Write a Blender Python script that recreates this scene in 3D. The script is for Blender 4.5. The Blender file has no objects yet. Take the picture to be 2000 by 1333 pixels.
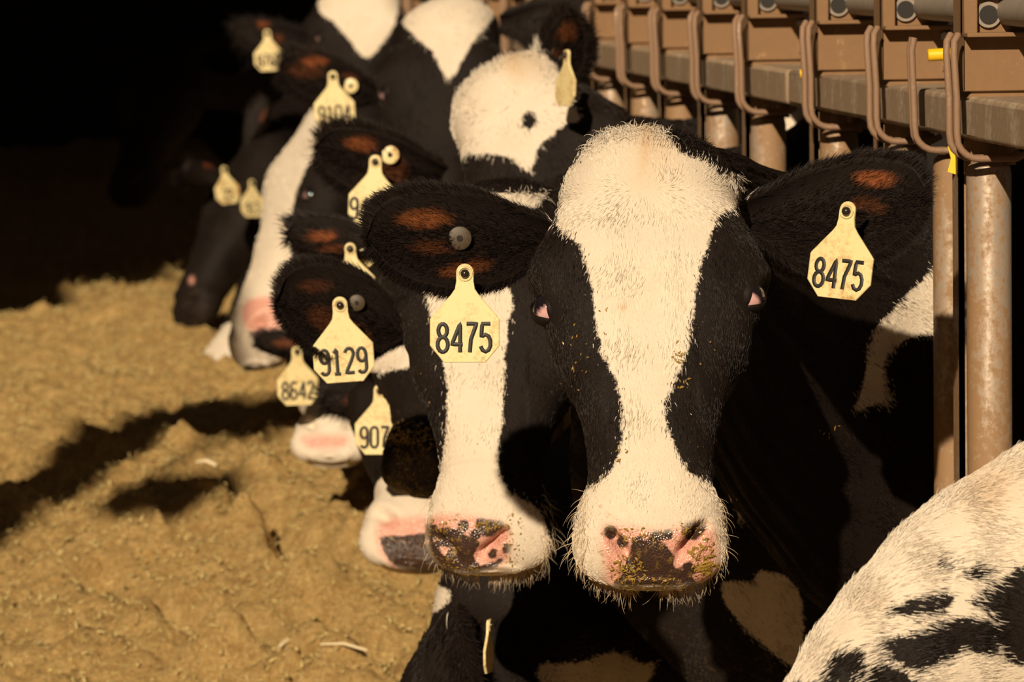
import bpy, bmesh, math, random
import numpy as np
from mathutils import Vector, Matrix, noise
from mathutils.bvhtree import BVHTree

# ------------------------------------------------------------------ camera, light, exposure
SC = bpy.context.scene
COL = SC.collection
F = 9500.0                       # focal length in pixels of the 2000 px wide frame
EYE = np.array((-1.15, 0.0, 1.40))
ROLL = math.radians(1.2)
_r = np.array((-1000.0, 760.0, -9500.0)); _r /= np.linalg.norm(_r)      # the row's direction seen from the camera
_u = np.array((-math.sin(ROLL), math.cos(ROLL), 0.0)); _u -= _r * _u.dot(_r); _u /= np.linalg.norm(_u)
W2C = np.stack([np.cross(_r, _u), _r, _u], axis=1)
C2W = W2C.T
CR, CU, CB = C2W[:, 0], C2W[:, 1], C2W[:, 2]       # camera right, up, back in the world

def P(px, py, Z):
    """world point at a depth Z along the view"""
    return EYE + C2W @ np.array((Z * (px - 1000) / F, -Z * (py - 666.5) / F, -Z))

def px_of(p):
    c = W2C @ (np.asarray(p, float) - EYE)
    return 1000 - F * c[0] / c[2], 666.5 + F * c[1] / c[2], -c[2]

cam_d = bpy.data.cameras.new('camera')
cam = bpy.data.objects.new('camera', cam_d); COL.objects.link(cam)
M = Matrix([list(C2W[0]) + [EYE[0]], list(C2W[1]) + [EYE[1]], list(C2W[2]) + [EYE[2]], [0, 0, 0, 1]])
cam.matrix_world = M
cam_d.sensor_width = 36.0; cam_d.lens = F / 2000 * 36.0
cam_d.clip_start = 0.1; cam_d.clip_end = 300
cam_d.dof.use_dof = True; cam_d.dof.focus_distance = 5.3; cam_d.dof.aperture_fstop = 13.0
SC.camera = cam

world = bpy.data.worlds.new('world'); SC.world = world; world.use_nodes = True
wn = world.node_tree.nodes['Background']; wn.inputs[0].default_value = (1.0, 0.80, 0.62, 1); wn.inputs[1].default_value = 0.05

SUN_AZ = math.radians(18.5)      # light travels this far to the right of the row
SUN_EL = math.radians(26.5)
sun_d = bpy.data.lights.new('sun', 'SUN'); sun_d.energy = 4.8; sun_d.color = (1.0, 0.82, 0.58); sun_d.angle = math.radians(0.6)
sun = bpy.data.objects.new('sun', sun_d); COL.objects.link(sun)
SUN_DIR = Vector((math.sin(SUN_AZ) * math.cos(SUN_EL), math.cos(SUN_AZ) * math.cos(SUN_EL), -math.sin(SUN_EL)))
sun.rotation_euler = SUN_DIR.to_track_quat('-Z', 'Y').to_euler()
sun.location = (-5, -8, 6)

vs = SC.view_settings
vs.view_transform = 'Standard'; vs.look = 'None'; vs.gamma = 1.0; vs.exposure = 0.0; vs.use_curve_mapping = False
RNG = np.random.default_rng(7)
random.seed(7)

# ------------------------------------------------------------------ helpers
def tag(o, label=None, cat=None, group=None, kind=None):
    if label: o['label'] = label
    if cat: o['category'] = cat
    if group: o['group'] = group
    if kind: o['kind'] = kind
    return o

def empty(name, loc=(0, 0, 0)):
    o = bpy.data.objects.new(name, None); COL.objects.link(o); o.location = loc
    o.empty_display_size = 0.05
    return o

def mesh_obj(name, verts, faces, mat, parent=None, smooth=True):
    me = bpy.data.meshes.new(name)
    me.from_pydata([tuple(v) for v in verts], [], [tuple(int(i) for i in f) for f in faces])
    if smooth: me.shade_smooth()
    me.materials.append(mat)
    o = bpy.data.objects.new(name, me); COL.objects.link(o)
    if parent is not None:
        o.parent = parent
        o.matrix_parent_inverse = Matrix.Translation(parent.location).inverted()
    return o

class MB:
    """collects shapes in world coordinates"""
    def __init__(s): s.v = []; s.f = []
    def add(s, v, f):
        n = len(s.v); s.v += [tuple(map(float, p)) for p in v]; s.f += [tuple(i + n for i in q) for q in f]
    def box(s, a, b):
        x0, y0, z0 = a; x1, y1, z1 = b
        v = [(x0,y0,z0),(x1,y0,z0),(x1,y1,z0),(x0,y1,z0),(x0,y0,z1),(x1,y0,z1),(x1,y1,z1),(x0,y1,z1)]
        s.add(v, [(0,3,2,1),(4,5,6,7),(0,1,5,4),(1,2,6,5),(2,3,7,6),(3,0,4,7)])
    def tube(s, pts, r, n=12, caps=True, squash=None):
        pts = [np.asarray(p, float) for p in pts]
        rs = r if hasattr(r, '__len__') else [r] * len(pts)
        up = None; base = len(s.v); vv = []
        for i, p in enumerate(pts):
            t = pts[min(i + 1, len(pts) - 1)] - pts[max(i - 1, 0)]; t = t / (np.linalg.norm(t) + 1e-12)
            if up is None:
                up = np.array((0, 0, 1.0)) if abs(t[2]) < .9 else np.array((1.0, 0, 0))
                if squash is not None: up = np.asarray(squash[0], float)
            up = up - t * up.dot(t); up /= np.linalg.norm(up) + 1e-12
            sd = np.cross(t, up)
            k = 1.0 if squash is None else squash[1]
            for j in range(n):
                a = 2 * math.pi * j / n
                vv.append(p + rs[i] * (math.cos(a) * up * k + math.sin(a) * sd))
        f = []
        for i in range(len(pts) - 1):
            for j in range(n):
                f.append((i*n+j, i*n+(j+1) % n, (i+1)*n+(j+1) % n, (i+1)*n+j))
        if caps:
            f.append(tuple(range(n))[::-1]); f.append(tuple((len(pts)-1)*n + j for j in range(n)))
        s.add(vv, f)
    def prism(s, poly, o, ex, ey, ez, th):
        """polygon in the plane ex,ey at o, extruded th along ez"""
        o, ex, ey, ez = (np.asarray(a, float) for a in (o, ex, ey, ez)); n = len(poly)
        v = [o + ex*a + ey*b for a, b in poly] + [o + ex*a + ey*b + ez*th for a, b in poly]
        s.add(v, [tuple(range(n))[::-1], tuple(range(n, 2*n))] + [(i, (i+1) % n, n+(i+1) % n, n+i) for i in range(n)])
    def sphere(s, c, r, nu=10, nv=16, sc=(1, 1, 1), R=None):
        c = np.asarray(c, float); v = []; f = []
        for i in range(nu + 1):
            th = math.pi * i / nu
            for j in range(nv):
                ph = 2*math.pi*j/nv
                d = np.array((math.sin(th)*math.cos(ph)*sc[0], math.sin(th)*math.sin(ph)*sc[1], math.cos(th)*sc[2])) * r
                if R is not None: d = R @ d
                v.append(c + d)
        for i in range(nu):
            for j in range(nv):
                f.append((i*nv+j, (i+1)*nv+j, (i+1)*nv+(j+1) % nv, i*nv+(j+1) % nv))
        s.add(v, f)
    def build(s, name, mat, parent=None, smooth=True, bevel=0, angle=35):
        o = mesh_obj(name, s.v, s.f, mat, parent, smooth)
        if smooth:
            o.data.set_sharp_from_angle(angle=math.radians(angle))
        if bevel:
            m = o.modifiers.new('bevel', 'BEVEL'); m.width = bevel; m.segments = 2; m.limit_method = 'ANGLE'
        return o

# ------------------------------------------------------------------ materials
class NT:
    def __init__(s, name):
        s.m = bpy.data.materials.new(name); s.m.use_nodes = True; s.t = s.m.node_tree
        s.b = s.t.nodes['Principled BSDF']
    def n(s, typ, **kw):
        nd = s.t.nodes.new(typ)
        for k, v in kw.items():
            if k.startswith('i_'):
                key = k[2:]; key = int(key) if key.isdigit() else key.replace('_', ' ')
                nd.inputs[key].default_value = v
            else: setattr(nd, k, v)
        return nd
    def l(s, a, b): s.t.links.new(a, b)
    def noise(s, scale, detail=4, rough=.6, vec=None, dist=0):
        nd = s.n('ShaderNodeTexNoise'); nd.inputs['Scale'].default_value = scale; nd.inputs['Detail'].default_value = detail
        nd.inputs['Roughness'].default_value = rough; nd.inputs['Distortion'].default_value = dist
        if vec is not None: s.l(vec, nd.inputs['Vector'])
        return nd.outputs['Fac']
    def ramp(s, fac, stops, interp='LINEAR'):
        nd = s.n('ShaderNodeValToRGB'); cr = nd.color_ramp; cr.interpolation = interp
        while len(cr.elements) < len(stops): cr.elements.new(0.5)
        for e, (p, c) in zip(cr.elements, stops): e.position = p; e.color = tuple(c) + (1,) if len(c) == 3 else c
        s.l(fac, nd.inputs[0]); return nd.outputs[0]
    def mix(s, fac, a, b, bt='MIX'):
        nd = s.n('ShaderNodeMix'); nd.data_type = 'RGBA'; nd.blend_type = bt
        for sock, v in ((nd.inputs[0], fac), (nd.inputs[6], a), (nd.inputs[7], b)):
            if hasattr(v, 'is_output'): s.l(v, sock)
            elif hasattr(v, '__len__'): sock.default_value = tuple(v) + (1,) if len(v) == 3 else v
            else: sock.default_value = v
        return nd.outputs[2]
    def math(s, op, a, b=None, c=None, clamp=False):
        nd = s.n('ShaderNodeMath', operation=op); nd.use_clamp = clamp
        for i, v in enumerate((a, b, c)):
            if v is None: continue
            if hasattr(v, 'is_output'): s.l(v, nd.inputs[i])
            else: nd.inputs[i].default_value = v
        return nd.outputs[0]
    def attr(s, name, out='Fac'):
        nd = s.n('ShaderNodeAttribute'); nd.attribute_name = name; return nd.outputs[out]
    def bump(s, h, strength=.3, dist=.002):
        nd = s.n('ShaderNodeBump'); nd.inputs['Strength'].default_value = strength; nd.inputs['Distance'].default_value = dist
        s.l(h, nd.inputs['Height']); s.l(nd.outputs[0], s.b.inputs['Normal']); return nd
    def obj(s): return s.n('ShaderNodeTexCoord').outputs['Object']

WHITE = (0.79, 0.70, 0.585); BLACK = (0.018, 0.013, 0.011)
def coat_material():
    t = NT('cow_coat'); o = t.obj()
    edge = t.noise(60, 3, vec=o); edge2 = t.noise(260, 2, vec=o)
    sd = t.attr('white')                      # metres inside the white patch
    s1 = t.math('ADD', sd, t.math('MULTIPLY', t.math('SUBTRACT', edge, .5), .012))
    s2 = t.math('ADD', s1, t.math('MULTIPLY', t.math('SUBTRACT', edge2, .5), .010))
    w = t.math('MULTIPLY_ADD', s2, 300, .5, clamp=True)
    tone = t.noise(14, 4, vec=o)
    wc = t.mix(tone, (0.66, 0.54, 0.41), WHITE)
    wc = t.mix(t.attr('stain'), wc, (0.56, 0.33, 0.13))
    bc = t.mix(t.noise(9, 3, vec=o), (0.007, 0.005, 0.0045), (0.018, 0.012, 0.009))
    bc = t.mix(t.math('MULTIPLY', t.attr('rust'), t.math('MULTIPLY_ADD', t.noise(45, 4, vec=o), 1.2, .1, clamp=True)), bc, (0.30, 0.085, 0.028))  # bare ear skin, its reddish translucent glow painted into the colour
    c = t.mix(w, bc, wc)
    # bare skin of the nose, with its dark pigment
    sp = t.math('ADD', t.attr('pigment'), t.math('MULTIPLY', t.math('SUBTRACT', t.noise(150, 2, vec=o), .5), .006))
    pg = t.math('MULTIPLY_ADD', sp, 500, .5, clamp=True)
    skin = t.mix(pg, (0.72, 0.36, 0.28), (0.050, 0.026, 0.020))
    sk = t.math('MULTIPLY', t.attr('skin'), 1.0, clamp=True)
    c = t.mix(sk, c, skin)
    # feed stuck to the muzzle and cheeks
    mud = t.math('MULTIPLY', t.math('MULTIPLY_ADD', t.noise(130, 5, .7, vec=o), 9, -4.9, clamp=True), t.attr('mud'), clamp=True)
    c = t.mix(mud, c, (0.30, 0.17, 0.04))
    t.l(c, t.b.inputs['Base Color'])
    rg = t.math('MULTIPLY_ADD', sk, -.36, .60, clamp=True)
    t.l(rg, t.b.inputs['Roughness'])
    t.l(t.math('MULTIPLY_ADD', sk, .45, .14), t.b.inputs['Specular IOR Level'])
    vor = t.n('ShaderNodeTexVoronoi'); vor.inputs['Scale'].default_value = 420; t.l(o, vor.inputs['Vector'])
    fine = t.noise(700, 2, vec=o)
    h = t.mix(sk, fine, vor.outputs['Distance'])
    t.bump(h, .5, .0022)
    return t.m
COAT = coat_material()

def hair_material():
    t = NT('cow_hair'); c = t.attr('col', 'Color'); t.l(c, t.b.inputs['Base Color'])
    t.b.inputs['Roughness'].default_value = .42; t.b.inputs['Specular IOR Level'].default_value = .22
    return t.m
HAIR = hair_material()

def simple(name, col, rough=.5, metal=0, spec=.5, noise_amt=0, scale=30, bump=0):
    t = NT(name)
    t.b.inputs['Base Color'].default_value = tuple(col) + (1,)
    t.b.inputs['Roughness'].default_value = rough; t.b.inputs['Metallic'].default_value = metal
    t.b.inputs['Specular IOR Level'].default_value = spec
    if noise_amt or bump:
        f = t.noise(scale, 5, vec=t.obj())
        if noise_amt:
            d = tuple(x * (1 - noise_amt) for x in col)
            t.l(t.mix(f, d, tuple(min(1, x * (1 + noise_amt*.6)) for x in col)), t.b.inputs['Base Color'])
        if bump: t.bump(f, bump, .003)
    return t.m

def rusty(name, base, rust, amount, rough=.4, metal=.5, scale=18):
    t = NT(name); o = t.obj()
    mp = t.n('ShaderNodeMapping'); mp.inputs['Scale'].default_value = (1, 1, .35); t.l(o, mp.inputs[0])
    a = t.noise(scale, 7, .7, vec=mp.outputs[0]); b = t.noise(scale*6, 4, .7, vec=o)
    m = t.math('ADD', t.math('MULTIPLY', a, .75), t.math('MULTIPLY', b, .35))
    k = t.math('MULTIPLY_ADD', m, 6, -6*(1.05-amount*.9)*.55, clamp=True)
    c = t.mix(k, base, rust)
    c = t.mix(t.math('MULTIPLY', b, .5), c, tuple(x*.55 for x in rust))
    t.l(c, t.b.inputs['Base Color'])
    t.l(t.math('MULTIPLY_ADD', k, .35, rough, clamp=True), t.b.inputs['Roughness'])
    t.l(t.math('MULTIPLY_ADD', k, -metal, metal, clamp=True), t.b.inputs['Metallic'])
    t.bump(m, .35, .0015)
    return t.m
PIPE = rusty('galvanised_pipe', (0.66, 0.58, 0.50), (0.34, 0.20, 0.10), .40, .32, .6)
BEAM = rusty('weathered_beam_steel', (0.72, 0.59, 0.45), (0.36, 0.25, 0.16), .42, .48, .2)
PLATE = rusty('dusty_plate_steel', (0.60, 0.40, 0.21), (0.27, 0.15, 0.07), .58, .45, .15, 16)
ROD = rusty('worn_rod_steel', (0.50, 0.38, 0.29), (0.30, 0.18, 0.11), .5, .28, .55, 30)
GREYPIPE = simple('dusty_grey_pipe', (0.32, 0.27, 0.22), .6, .1, .4, .3, 40)
YELLOW = simple('yellow_plastic', (0.95, 0.56, 0.01), .4)
BOLT = simple('zinc_bolt', (0.55, 0.48, 0.4), .3, .8)
INK = simple('black_print', (0.014, 0.010, 0.008), .55)
RIVET = simple('dark_rivet', (0.03, 0.022, 0.018), .22, .2)
EYEM = None

def tag_material():
    t = NT('ear_tag_plastic'); o = t.obj()
    a = t.noise(38, 6, .75, vec=o); b = t.noise(160, 4, .7, vec=o)
    m = t.math('MULTIPLY_ADD', t.math('ADD', t.math('MULTIPLY', a, .6), t.math('MULTIPLY', b, .4)), 7, -3.45, clamp=True)
    gz = t.attr('dirt')
    c = t.mix(t.math('MULTIPLY', m, gz, clamp=True), (0.80, 0.66, 0.34), (0.42, 0.22, 0.06))
    t.l(c, t.b.inputs['Base Color']); t.b.inputs['Roughness'].default_value = .42
    t.bump(b, .15, .0006)
    return t.m
TAGM = tag_material()

DIRTYM = simple('grimy_disc', (0.065, 0.042, 0.018), .5, 0, .4, .7, 300)
def eye_material():
    t = NT('cow_eye')
    c = t.mix(t.math('MULTIPLY', t.attr('sclera'), 1, clamp=True), (0.010, 0.007, 0.009), (0.66, 0.38, 0.38))
    t.l(c, t.b.inputs['Base Color']); t.b.inputs['Roughness'].default_value = .06
    t.b.inputs['Coat Weight'].default_value = .6; t.b.inputs['Coat Roughness'].default_value = .03
    return t.m
EYEM = eye_material()
LIDM = simple('eyelid_skin', (.012, .008, .007), .6, 0, .12)

def feed_material():
    t = NT('silage_feed'); o = t.obj()
    a = t.noise(26, 8, .72, vec=o); b = t.noise(120, 6, .75, vec=o, dist=.6); c0 = t.noise(3, 3, .6, vec=o)
    col = t.ramp(b, [(.30, (0.15, 0.075, 0.02)), (.43, (0.66, 0.38, 0.12)), (.57, (0.98, 0.66, 0.26)), (.75, (1.0, 0.84, 0.50))])
    col2 = t.ramp(a, [(.34, (0.42, 0.23, 0.065)), (.62, (1.0, 0.70, 0.30))])
    c = t.mix(.45, col, col2)
    c = t.mix(t.math('MULTIPLY_ADD', c0, 1.6, -.5, clamp=True), c, (0.58, 0.35, 0.12), 'MIX') if False else c
    t.l(c, t.b.inputs['Base Color']); t.b.inputs['Roughness'].default_value = .85
    t.b.inputs['Specular IOR Level'].default_value = .2
    h = t.math('ADD', a, t.math('MULTIPLY', b, .6)); t.bump(h, 1.0, .02)
    return t.m
FEED = feed_material()
CHIP = simple('straw_chip', (0.80, 0.54, 0.23), .7, 0, .3, .8, 60)
CONC = simple('stained_concrete', (0.20, 0.15, 0.10), .9, 0, .2, .4, 6, .4)
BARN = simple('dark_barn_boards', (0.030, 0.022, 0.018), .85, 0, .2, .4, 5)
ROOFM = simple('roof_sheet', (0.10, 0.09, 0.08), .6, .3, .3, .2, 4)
WOOD = simple('weathered_post_wood', (0.25, 0.16, 0.09), .8, 0, .3, .4, 12, .4)

# ------------------------------------------------------------------ the setting
def struct(o): o['kind'] = 'structure'; return o
m = MB(); m.box((-14, -6, -.1), (14, 30, 0)); struct(m.build('floor', CONC, smooth=False))
m = MB()                                           # roof over the far part of the row, cut at a slant, ribs built in
for i in range(60):
    x = -9 + i * .3; y0 = 6.9 + 1.8 * (x + 3.39)
    m.box((x, y0, 3.55 + .004 * i), (x + .29, 27, 3.58 + .004 * i)); m.box((x + .10, y0, 3.575 + .004 * i), (x + .17, 27, 3.61 + .004 * i))
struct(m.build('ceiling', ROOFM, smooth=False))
m = MB()
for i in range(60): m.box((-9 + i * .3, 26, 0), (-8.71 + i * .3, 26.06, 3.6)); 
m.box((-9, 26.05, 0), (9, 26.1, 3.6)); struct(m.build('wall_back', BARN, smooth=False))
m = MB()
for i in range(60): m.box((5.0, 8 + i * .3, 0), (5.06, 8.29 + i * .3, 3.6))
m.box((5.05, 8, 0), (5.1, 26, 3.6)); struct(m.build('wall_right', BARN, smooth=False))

# ------------------------------------------------------------------ feed
def fbm(x, y, s, o=4): return noise.fractal(Vector((x*s, y*s, 3.1)), 1.0, 2.0, o)
def sst(v, a, b):
    t = min(1, max(0, (v-a)/(b-a))); return t*t*(3-2*t)
def _pl(px, py, z=.27):
    d = P(px, py, 1.0) - EYE; k = (z - EYE[2]) / d[2]; q = EYE + d * k; return q[0], q[1]
FURROWS = []
for (a, b, c, d, wd, dp) in ((425,1095,520,1130,.03,.06), (500,1130,640,1185,.035,.07), (190,1185,330,1215,.03,.05), (330,1215,470,1250,.04,.07), (470,1240,700,1275,.05,.08), (330,1310,520,1333,.03,.05),
                            (330,1130,360,1140,.02,.04), (540,1055,580,1075,.025,.05), (620,1230,740,1240,.04,.06), (700,1040,730,1060,.025,.05), (300,985,400,1020,.03,.045), (440,900,640,930,.06,.05), (200,980,260,1005,.02,.03), (700,1130,740,1150,.02,.03)):
    FURROWS.append(_pl(a, b) + _pl(c, d) + (wd*1.15, dp*1.1))
def feed_h(x, y):
    h = .12 + .25 * sst(y, 6.7, 9.4) + .02 * sst(y, 9.6, 13)
    h += .07 * sst(x, -1.6, -.6) * sst(y, 5.5, 8.5)
    h *= sst(x, -5.2, -4.2); h -= .12 * sst(x, -.22, -.06)
    k = noise.ridged_multi_fractal(Vector((x*1.9, y*.9, 0.7)), 1, 2, 4, 1, 2)
    h += .028 * (k - 1.2) + .030 * fbm(x, y, 3.0) + .018 * fbm(x, y, 9) + .021 * fbm(x, y, 28, 3)
    for (ax_, ay_, bx_, by_, wd, dp) in FURROWS:
        if abs(x-(ax_+bx_)/2) > .6 or abs(y-(ay_+by_)/2) > 1.2: continue
        dx, dy = bx_-ax_, by_-ay_; t = max(0, min(1, ((x-ax_)*dx+(y-ay_)*dy)/(dx*dx+dy*dy+1e-9)))
        ex_, ey_ = x-ax_-t*dx, y-ay_-t*dy; ed = math.hypot(ex_, ey_) + .012 * fbm(x, y, 14)
        e2 = math.hypot(ex_+.045, ey_+.13) + .02 * fbm(x, y, 12)         # spoil thrown up beside the furrow
        h += -dp * math.exp(-(ed/wd)**2) + dp * .9 * math.exp(-(e2/(wd*1.1))**2)
    return h
def feed():
    xs = np.concatenate([np.linspace(-5.3, -2.4, 45, endpoint=False), np.linspace(-2.4, -.06, 205)])
    ys = np.concatenate([np.linspace(2.5, 5.5, 60, endpoint=False), np.linspace(5.5, 13, 560, endpoint=False), np.linspace(13, 24, 130)])
    nx, ny = len(xs), len(ys)
    V = [(x, y, max(.002, feed_h(x, y))) for y in ys for x in xs]
    Fc = [(j*nx+i, j*nx+i+1, (j+1)*nx+i+1, (j+1)*nx+i) for j in range(ny-1) for i in range(nx-1)]
    # loose flakes lying on the pile
    rnd = random.Random(3)
    for _ in range(42000):
        x = rnd.uniform(-2.2, -.25); y = 5.5 + 9 * rnd.random()**1.3
        z = feed_h(x, y) + .003
        L = rnd.uniform(.0025, .008) * (2.6 if rnd.random() < .02 else 1); Wd = rnd.uniform(.001, .0028)
        a = rnd.uniform(0, 6.28); tl = rnd.uniform(-.9, .9)
        d = Vector((math.cos(a)*math.cos(tl), math.sin(a)*math.cos(tl), math.sin(tl)))
        s = d.cross(Vector((rnd.uniform(-1, 1), rnd.uniform(-1, 1), 1))).normalized() * Wd
        c = Vector((x, y, z + abs(math.sin(tl)) * L * .6)); n = len(V); u = s.cross(d).normalized() * .0008
        V += [tuple(c-d*L-s), tuple(c+d*L-s), tuple(c+d*L+s), tuple(c-d*L+s), tuple(c+u-d*L*.8), tuple(c+u+d*L*.8)]
        Fc += [(n, n+1, n+5, n+4), (n+3, n+4, n+5, n+2), (n, n+3, n+2, n+1), (n, n+4, n+3), (n+1, n+2, n+5)]
    me = bpy.data.meshes.new('feed_pile'); me.from_pydata(V, [], Fc); me.shade_smooth()
    me.materials.append(FEED); me.materials.append(CHIP)
    ng = (nx-1)*(ny-1); mi = np.zeros(len(Fc), np.int32); mi[ng:] = 1; me.polygons.foreach_set('material_index', mi)
    o = bpy.data.objects.new('feed_pile', me); COL.objects.link(o)
    tag(o, 'golden brown chopped silage feed heaped along the floor in front of the cows', 'feed', kind='stuff')
feed()
def gp(px, py):      # point on the feed below a pixel
    d = P(px, py, 1.0) - EYE
    Z = 4.0
    while Z < 24:
        q = EYE + d * Z
        if q[2] < feed_h(q[0], q[1]): break
        Z += .02
    return q
def stalk(px, py, L, ang, w, label):
    q = gp(px, py); d = np.array((math.cos(ang), math.sin(ang), .12)); m = MB()
    m.tube([q - d*L/2 + (0, 0, .008), q + (0, 0, .014), q + d*L/2 + (0, 0, .008)], [w, w*1.15, w*.7], 8, squash=((0, 0, 1), .5))
    tag(m.build('corn_stalk', simple('pale_stalk', (.80, .66, .42), .6)), label, 'stalk', 'pale stalk pieces lying on the feed')
stalk(405, 915, .045, 2.6, .008, 'stubby pale stalk piece by the upper shadow on the feed, left of the eating cows')
stalk(562, 1266, .05, .9, .004, 'thin pale straw lying in the dark furrow low in the feed')
stalk(672, 1275, .075, 2.9, .005, 'pale flattened stalk right of the thin straw, low in the feed')

# ------------------------------------------------------------------ headlock rail
def row_y(px, z, x=0.0):
    """where the sight line through column px meets the rail plane x = 0"""
    lo, hi = 4.0, 40.0
    for _ in range(50):
        mid = (lo + hi) / 2
        if px_of((x, mid, z))[0] > px: lo = mid
        else: hi = mid
    return lo
PLX = [1880, 1722, 1594, 1459, 1371, 1292, 1225, 1160]
ZB = 1.17                                              # underside of the beam
ys_unit = [row_y(p, 1.26, -.052) for p in PLX]
y0n = 2*ys_unit[0] - ys_unit[1] - .02
near_units = [y0n] + ys_unit[:3]
far_units = ys_unit[3:]
while far_units[-1] < 15: far_units.append(far_units[-1] + .50)

def unit(par, y, k, hidden=False):
    """one bracket with its post and double loop"""
    rr = random.Random(int(y*100)); n = 16 if not hidden else 10
    # post: tube closed by a domed cap, hung under the beam
    m = MB(); r = .0262
    m.tube([(-.018, y+.02, .05), (-.018, y+.02, ZB-.040), (-.018, y+.02, ZB-.031), (-.018, y+.02, ZB-.026)], [r, r, r*.94, r*.7], 28)
    m.build('post', PIPE, par)
    m = MB(); m.box((-.046, y+.055, .05), (-.040, y+.095, ZB)); m.box((-.046, y+.055, .05), (.01, y+.061, ZB))
    m.build('angle_bar', PIPE, par)
    # bracket: folded plate facing along the row
    m = MB(); zt, zs = 1.345, 1.292
    x0, x1 = -.052, .036
    m.box((x0, y, 1.226), (x1, y+.004, zs)); m.box((x0, y, 1.226), (x0+.004, y+.055, zt+.012)); m.box((x1-.004, y, 1.226), (x1, y+.055, zs))
    m.box((x0, y+.012, zs), (x1, y+.016, zt))           # recessed upper plate
    m.box((x0, y-.010, zs), (x0+.016, y+.012, zt))      # cheek
    b = m.build('bracket', PLATE, par, bevel=.0015)
    m = MB()
    sh = [(x0, -.030), (x1-.004, -.030)] + [(x1+.012+.014*math.cos(a), -.016+.014*math.sin(a)) for a in np.linspace(-1.2, 1.2, 7)] + [(x1-.004, .012), (x0, .012)]
    m.prism(sh, (0, y, zs-.003), (1, 0, 0), (0, 1, 0), (0, 0, 1), .005)
    sh2 = [(x0, -.024), (x1+.03, -.024), (x1+.03, .02), (x0, .02)]
    m.prism(sh2, (0, y, zt), (1, 0, 0), (0, 1, 0), (0, 0, 1), .004)
    m.build('flange', PLATE, b, bevel=.001)
    if not hidden:
        m = MB(); c = np.array((-.020, y+.006, 1.314)); m.tube([c, c + (0, .008, 0)], .015, 20); m.build('bushing', GREYPIPE, b)
        m = MB(); m.tube([c + (0, -.0012, 0), c + (0, .001, 0)], .0110, 20); m.build('bushing_hole', INK, b)
        for bx, bz in ((x1-.006, 1.240), (x1-.009, 1.280)):
            m = MB(); m.tube([(bx, y-.006, bz), (bx, y+.001, bz)], .0055, 6); m.build('bolt', BOLT, b)
        m = MB(); m.box((x1+.004, y-.004, 1.222), (x1+.009, y+.05, 1.262)); m.box((x1-.002, y+.02, 1.23), (x1+.02, y+.024, 1.255)); m.build('catch_tab', PLATE, b)
    # saddle over the beam
    m = MB(); m.prism([(-.045, 0), (.04, 0), (.034, .022), (-.034, .026)], (0, y+.006, 1.217), (1, 0, 0), (0, 0, 1), (0, 1, 0), .11); m.build('saddle', PLATE, par, bevel=.002)
    # double loop hooked in front of the beam
    m = MB()
    for dy, dx in ((0, 0), (.022, -.004)):
        xr = -.066 + dx; yy = y - .035 + dy + rr.uniform(-.004, .004); zb = ZB - .020
        pts = [(xr+.004, yy+.01, 1.292), (xr-.002, yy+.003, 1.284), (xr-.003, yy, 1.27), (xr, yy, 1.22), (xr, yy, zb+.03)]
        for a in np.linspace(0, math.pi/2, 6)[1:]: pts.append((xr + .026*(1-math.cos(a)), yy, zb + .026 - .026*math.sin(a) ))
        pts += [(xr+.07, yy, zb), (xr+.082, yy, zb+.006)]
        m.tube(pts, .0041, n)
    m.build('locking_loop', ROD, par)
    m = MB(); m.tube([(.004, y+.02, ZB-.03), (.004, y+.02, ZB+.004)], .010, 12); m.build('post_pin', ROD, par)

def panel(units, y_a, y_b, label, vis):
    e = empty('headlock_panel', (0, (y_a+y_b)/2, 0)); tag(e, label, 'headlock', 'galvanised headlock panels')
    m = MB(); m.box((-.044, y_a, ZB), (.03, y_b, ZB+.050)); m.build('top_beam', BEAM, e, bevel=.006)
    m = MB(); m.box((-.03, y_a, .02), (.03, y_b, .07)); m.build('bottom_rail', BEAM, e, bevel=.006)
    for i, y in enumerate(units): unit(e, y, i, hidden=(y > 10.5))
    return e
ya = ys_unit[2] + .30
pan_near = panel(near_units, near_units[0]-.4, ya-.01, 'rust-brown steel headlock panel at the right, posts beside the largest cow', 4)
pan_far = panel(far_units, ya+.01, 15.4, 'rust-brown steel headlock panel running away behind the white foreheads', 8)
m = MB(); yc = np.linspace(near_units[0]-.4, 15.4, 3); m.tube([(.006, y, 1.317) for y in yc], .0165, 24)
for y in near_units + far_units[:8]: m.tube([(.006, y+.2, 1.317), (.006, y+.21, 1.317)], .019, 24)
tag(m.build('release_pipe', GREYPIPE), 'dusty grey round pipe running through the top of all brackets', 'pipe')
# swinging neck bar next to the near cow
y = row_y(1860, .9, -.020); m = MB(); m.tube([(-.020, y+.006, .05), (-.020, y, ZB-.05), (-.020, y, ZB-.032), (-.020, y, ZB-.026)], [.0225, .0225, .021, .015], 28); m.build('neck_bar', PIPE, pan_near)
m = MB(); m.tube([(.012, y-.04, .05), (.012, y-.04, ZB-.02)], .006, 10); m.build('guide_rod', ROD, pan_near)
m = MB()
for dy in (0, .012):
    xr = -.070; yy = y - .03 + dy; zb = ZB - .020
    pts = [(xr, yy, 1.285), (xr-.003, yy, 1.27), (xr, yy, zb+.03)]
    for a in np.linspace(0, math.pi/2, 6)[1:]: pts.append((xr + .026*(1-math.cos(a)), yy, zb + .026 - .026*math.sin(a)))
    pts += [(xr+.07, yy, zb)]
    m.tube(pts, .0041, 12)
m.build('locking_loop', ROD, pan_near)
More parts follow.
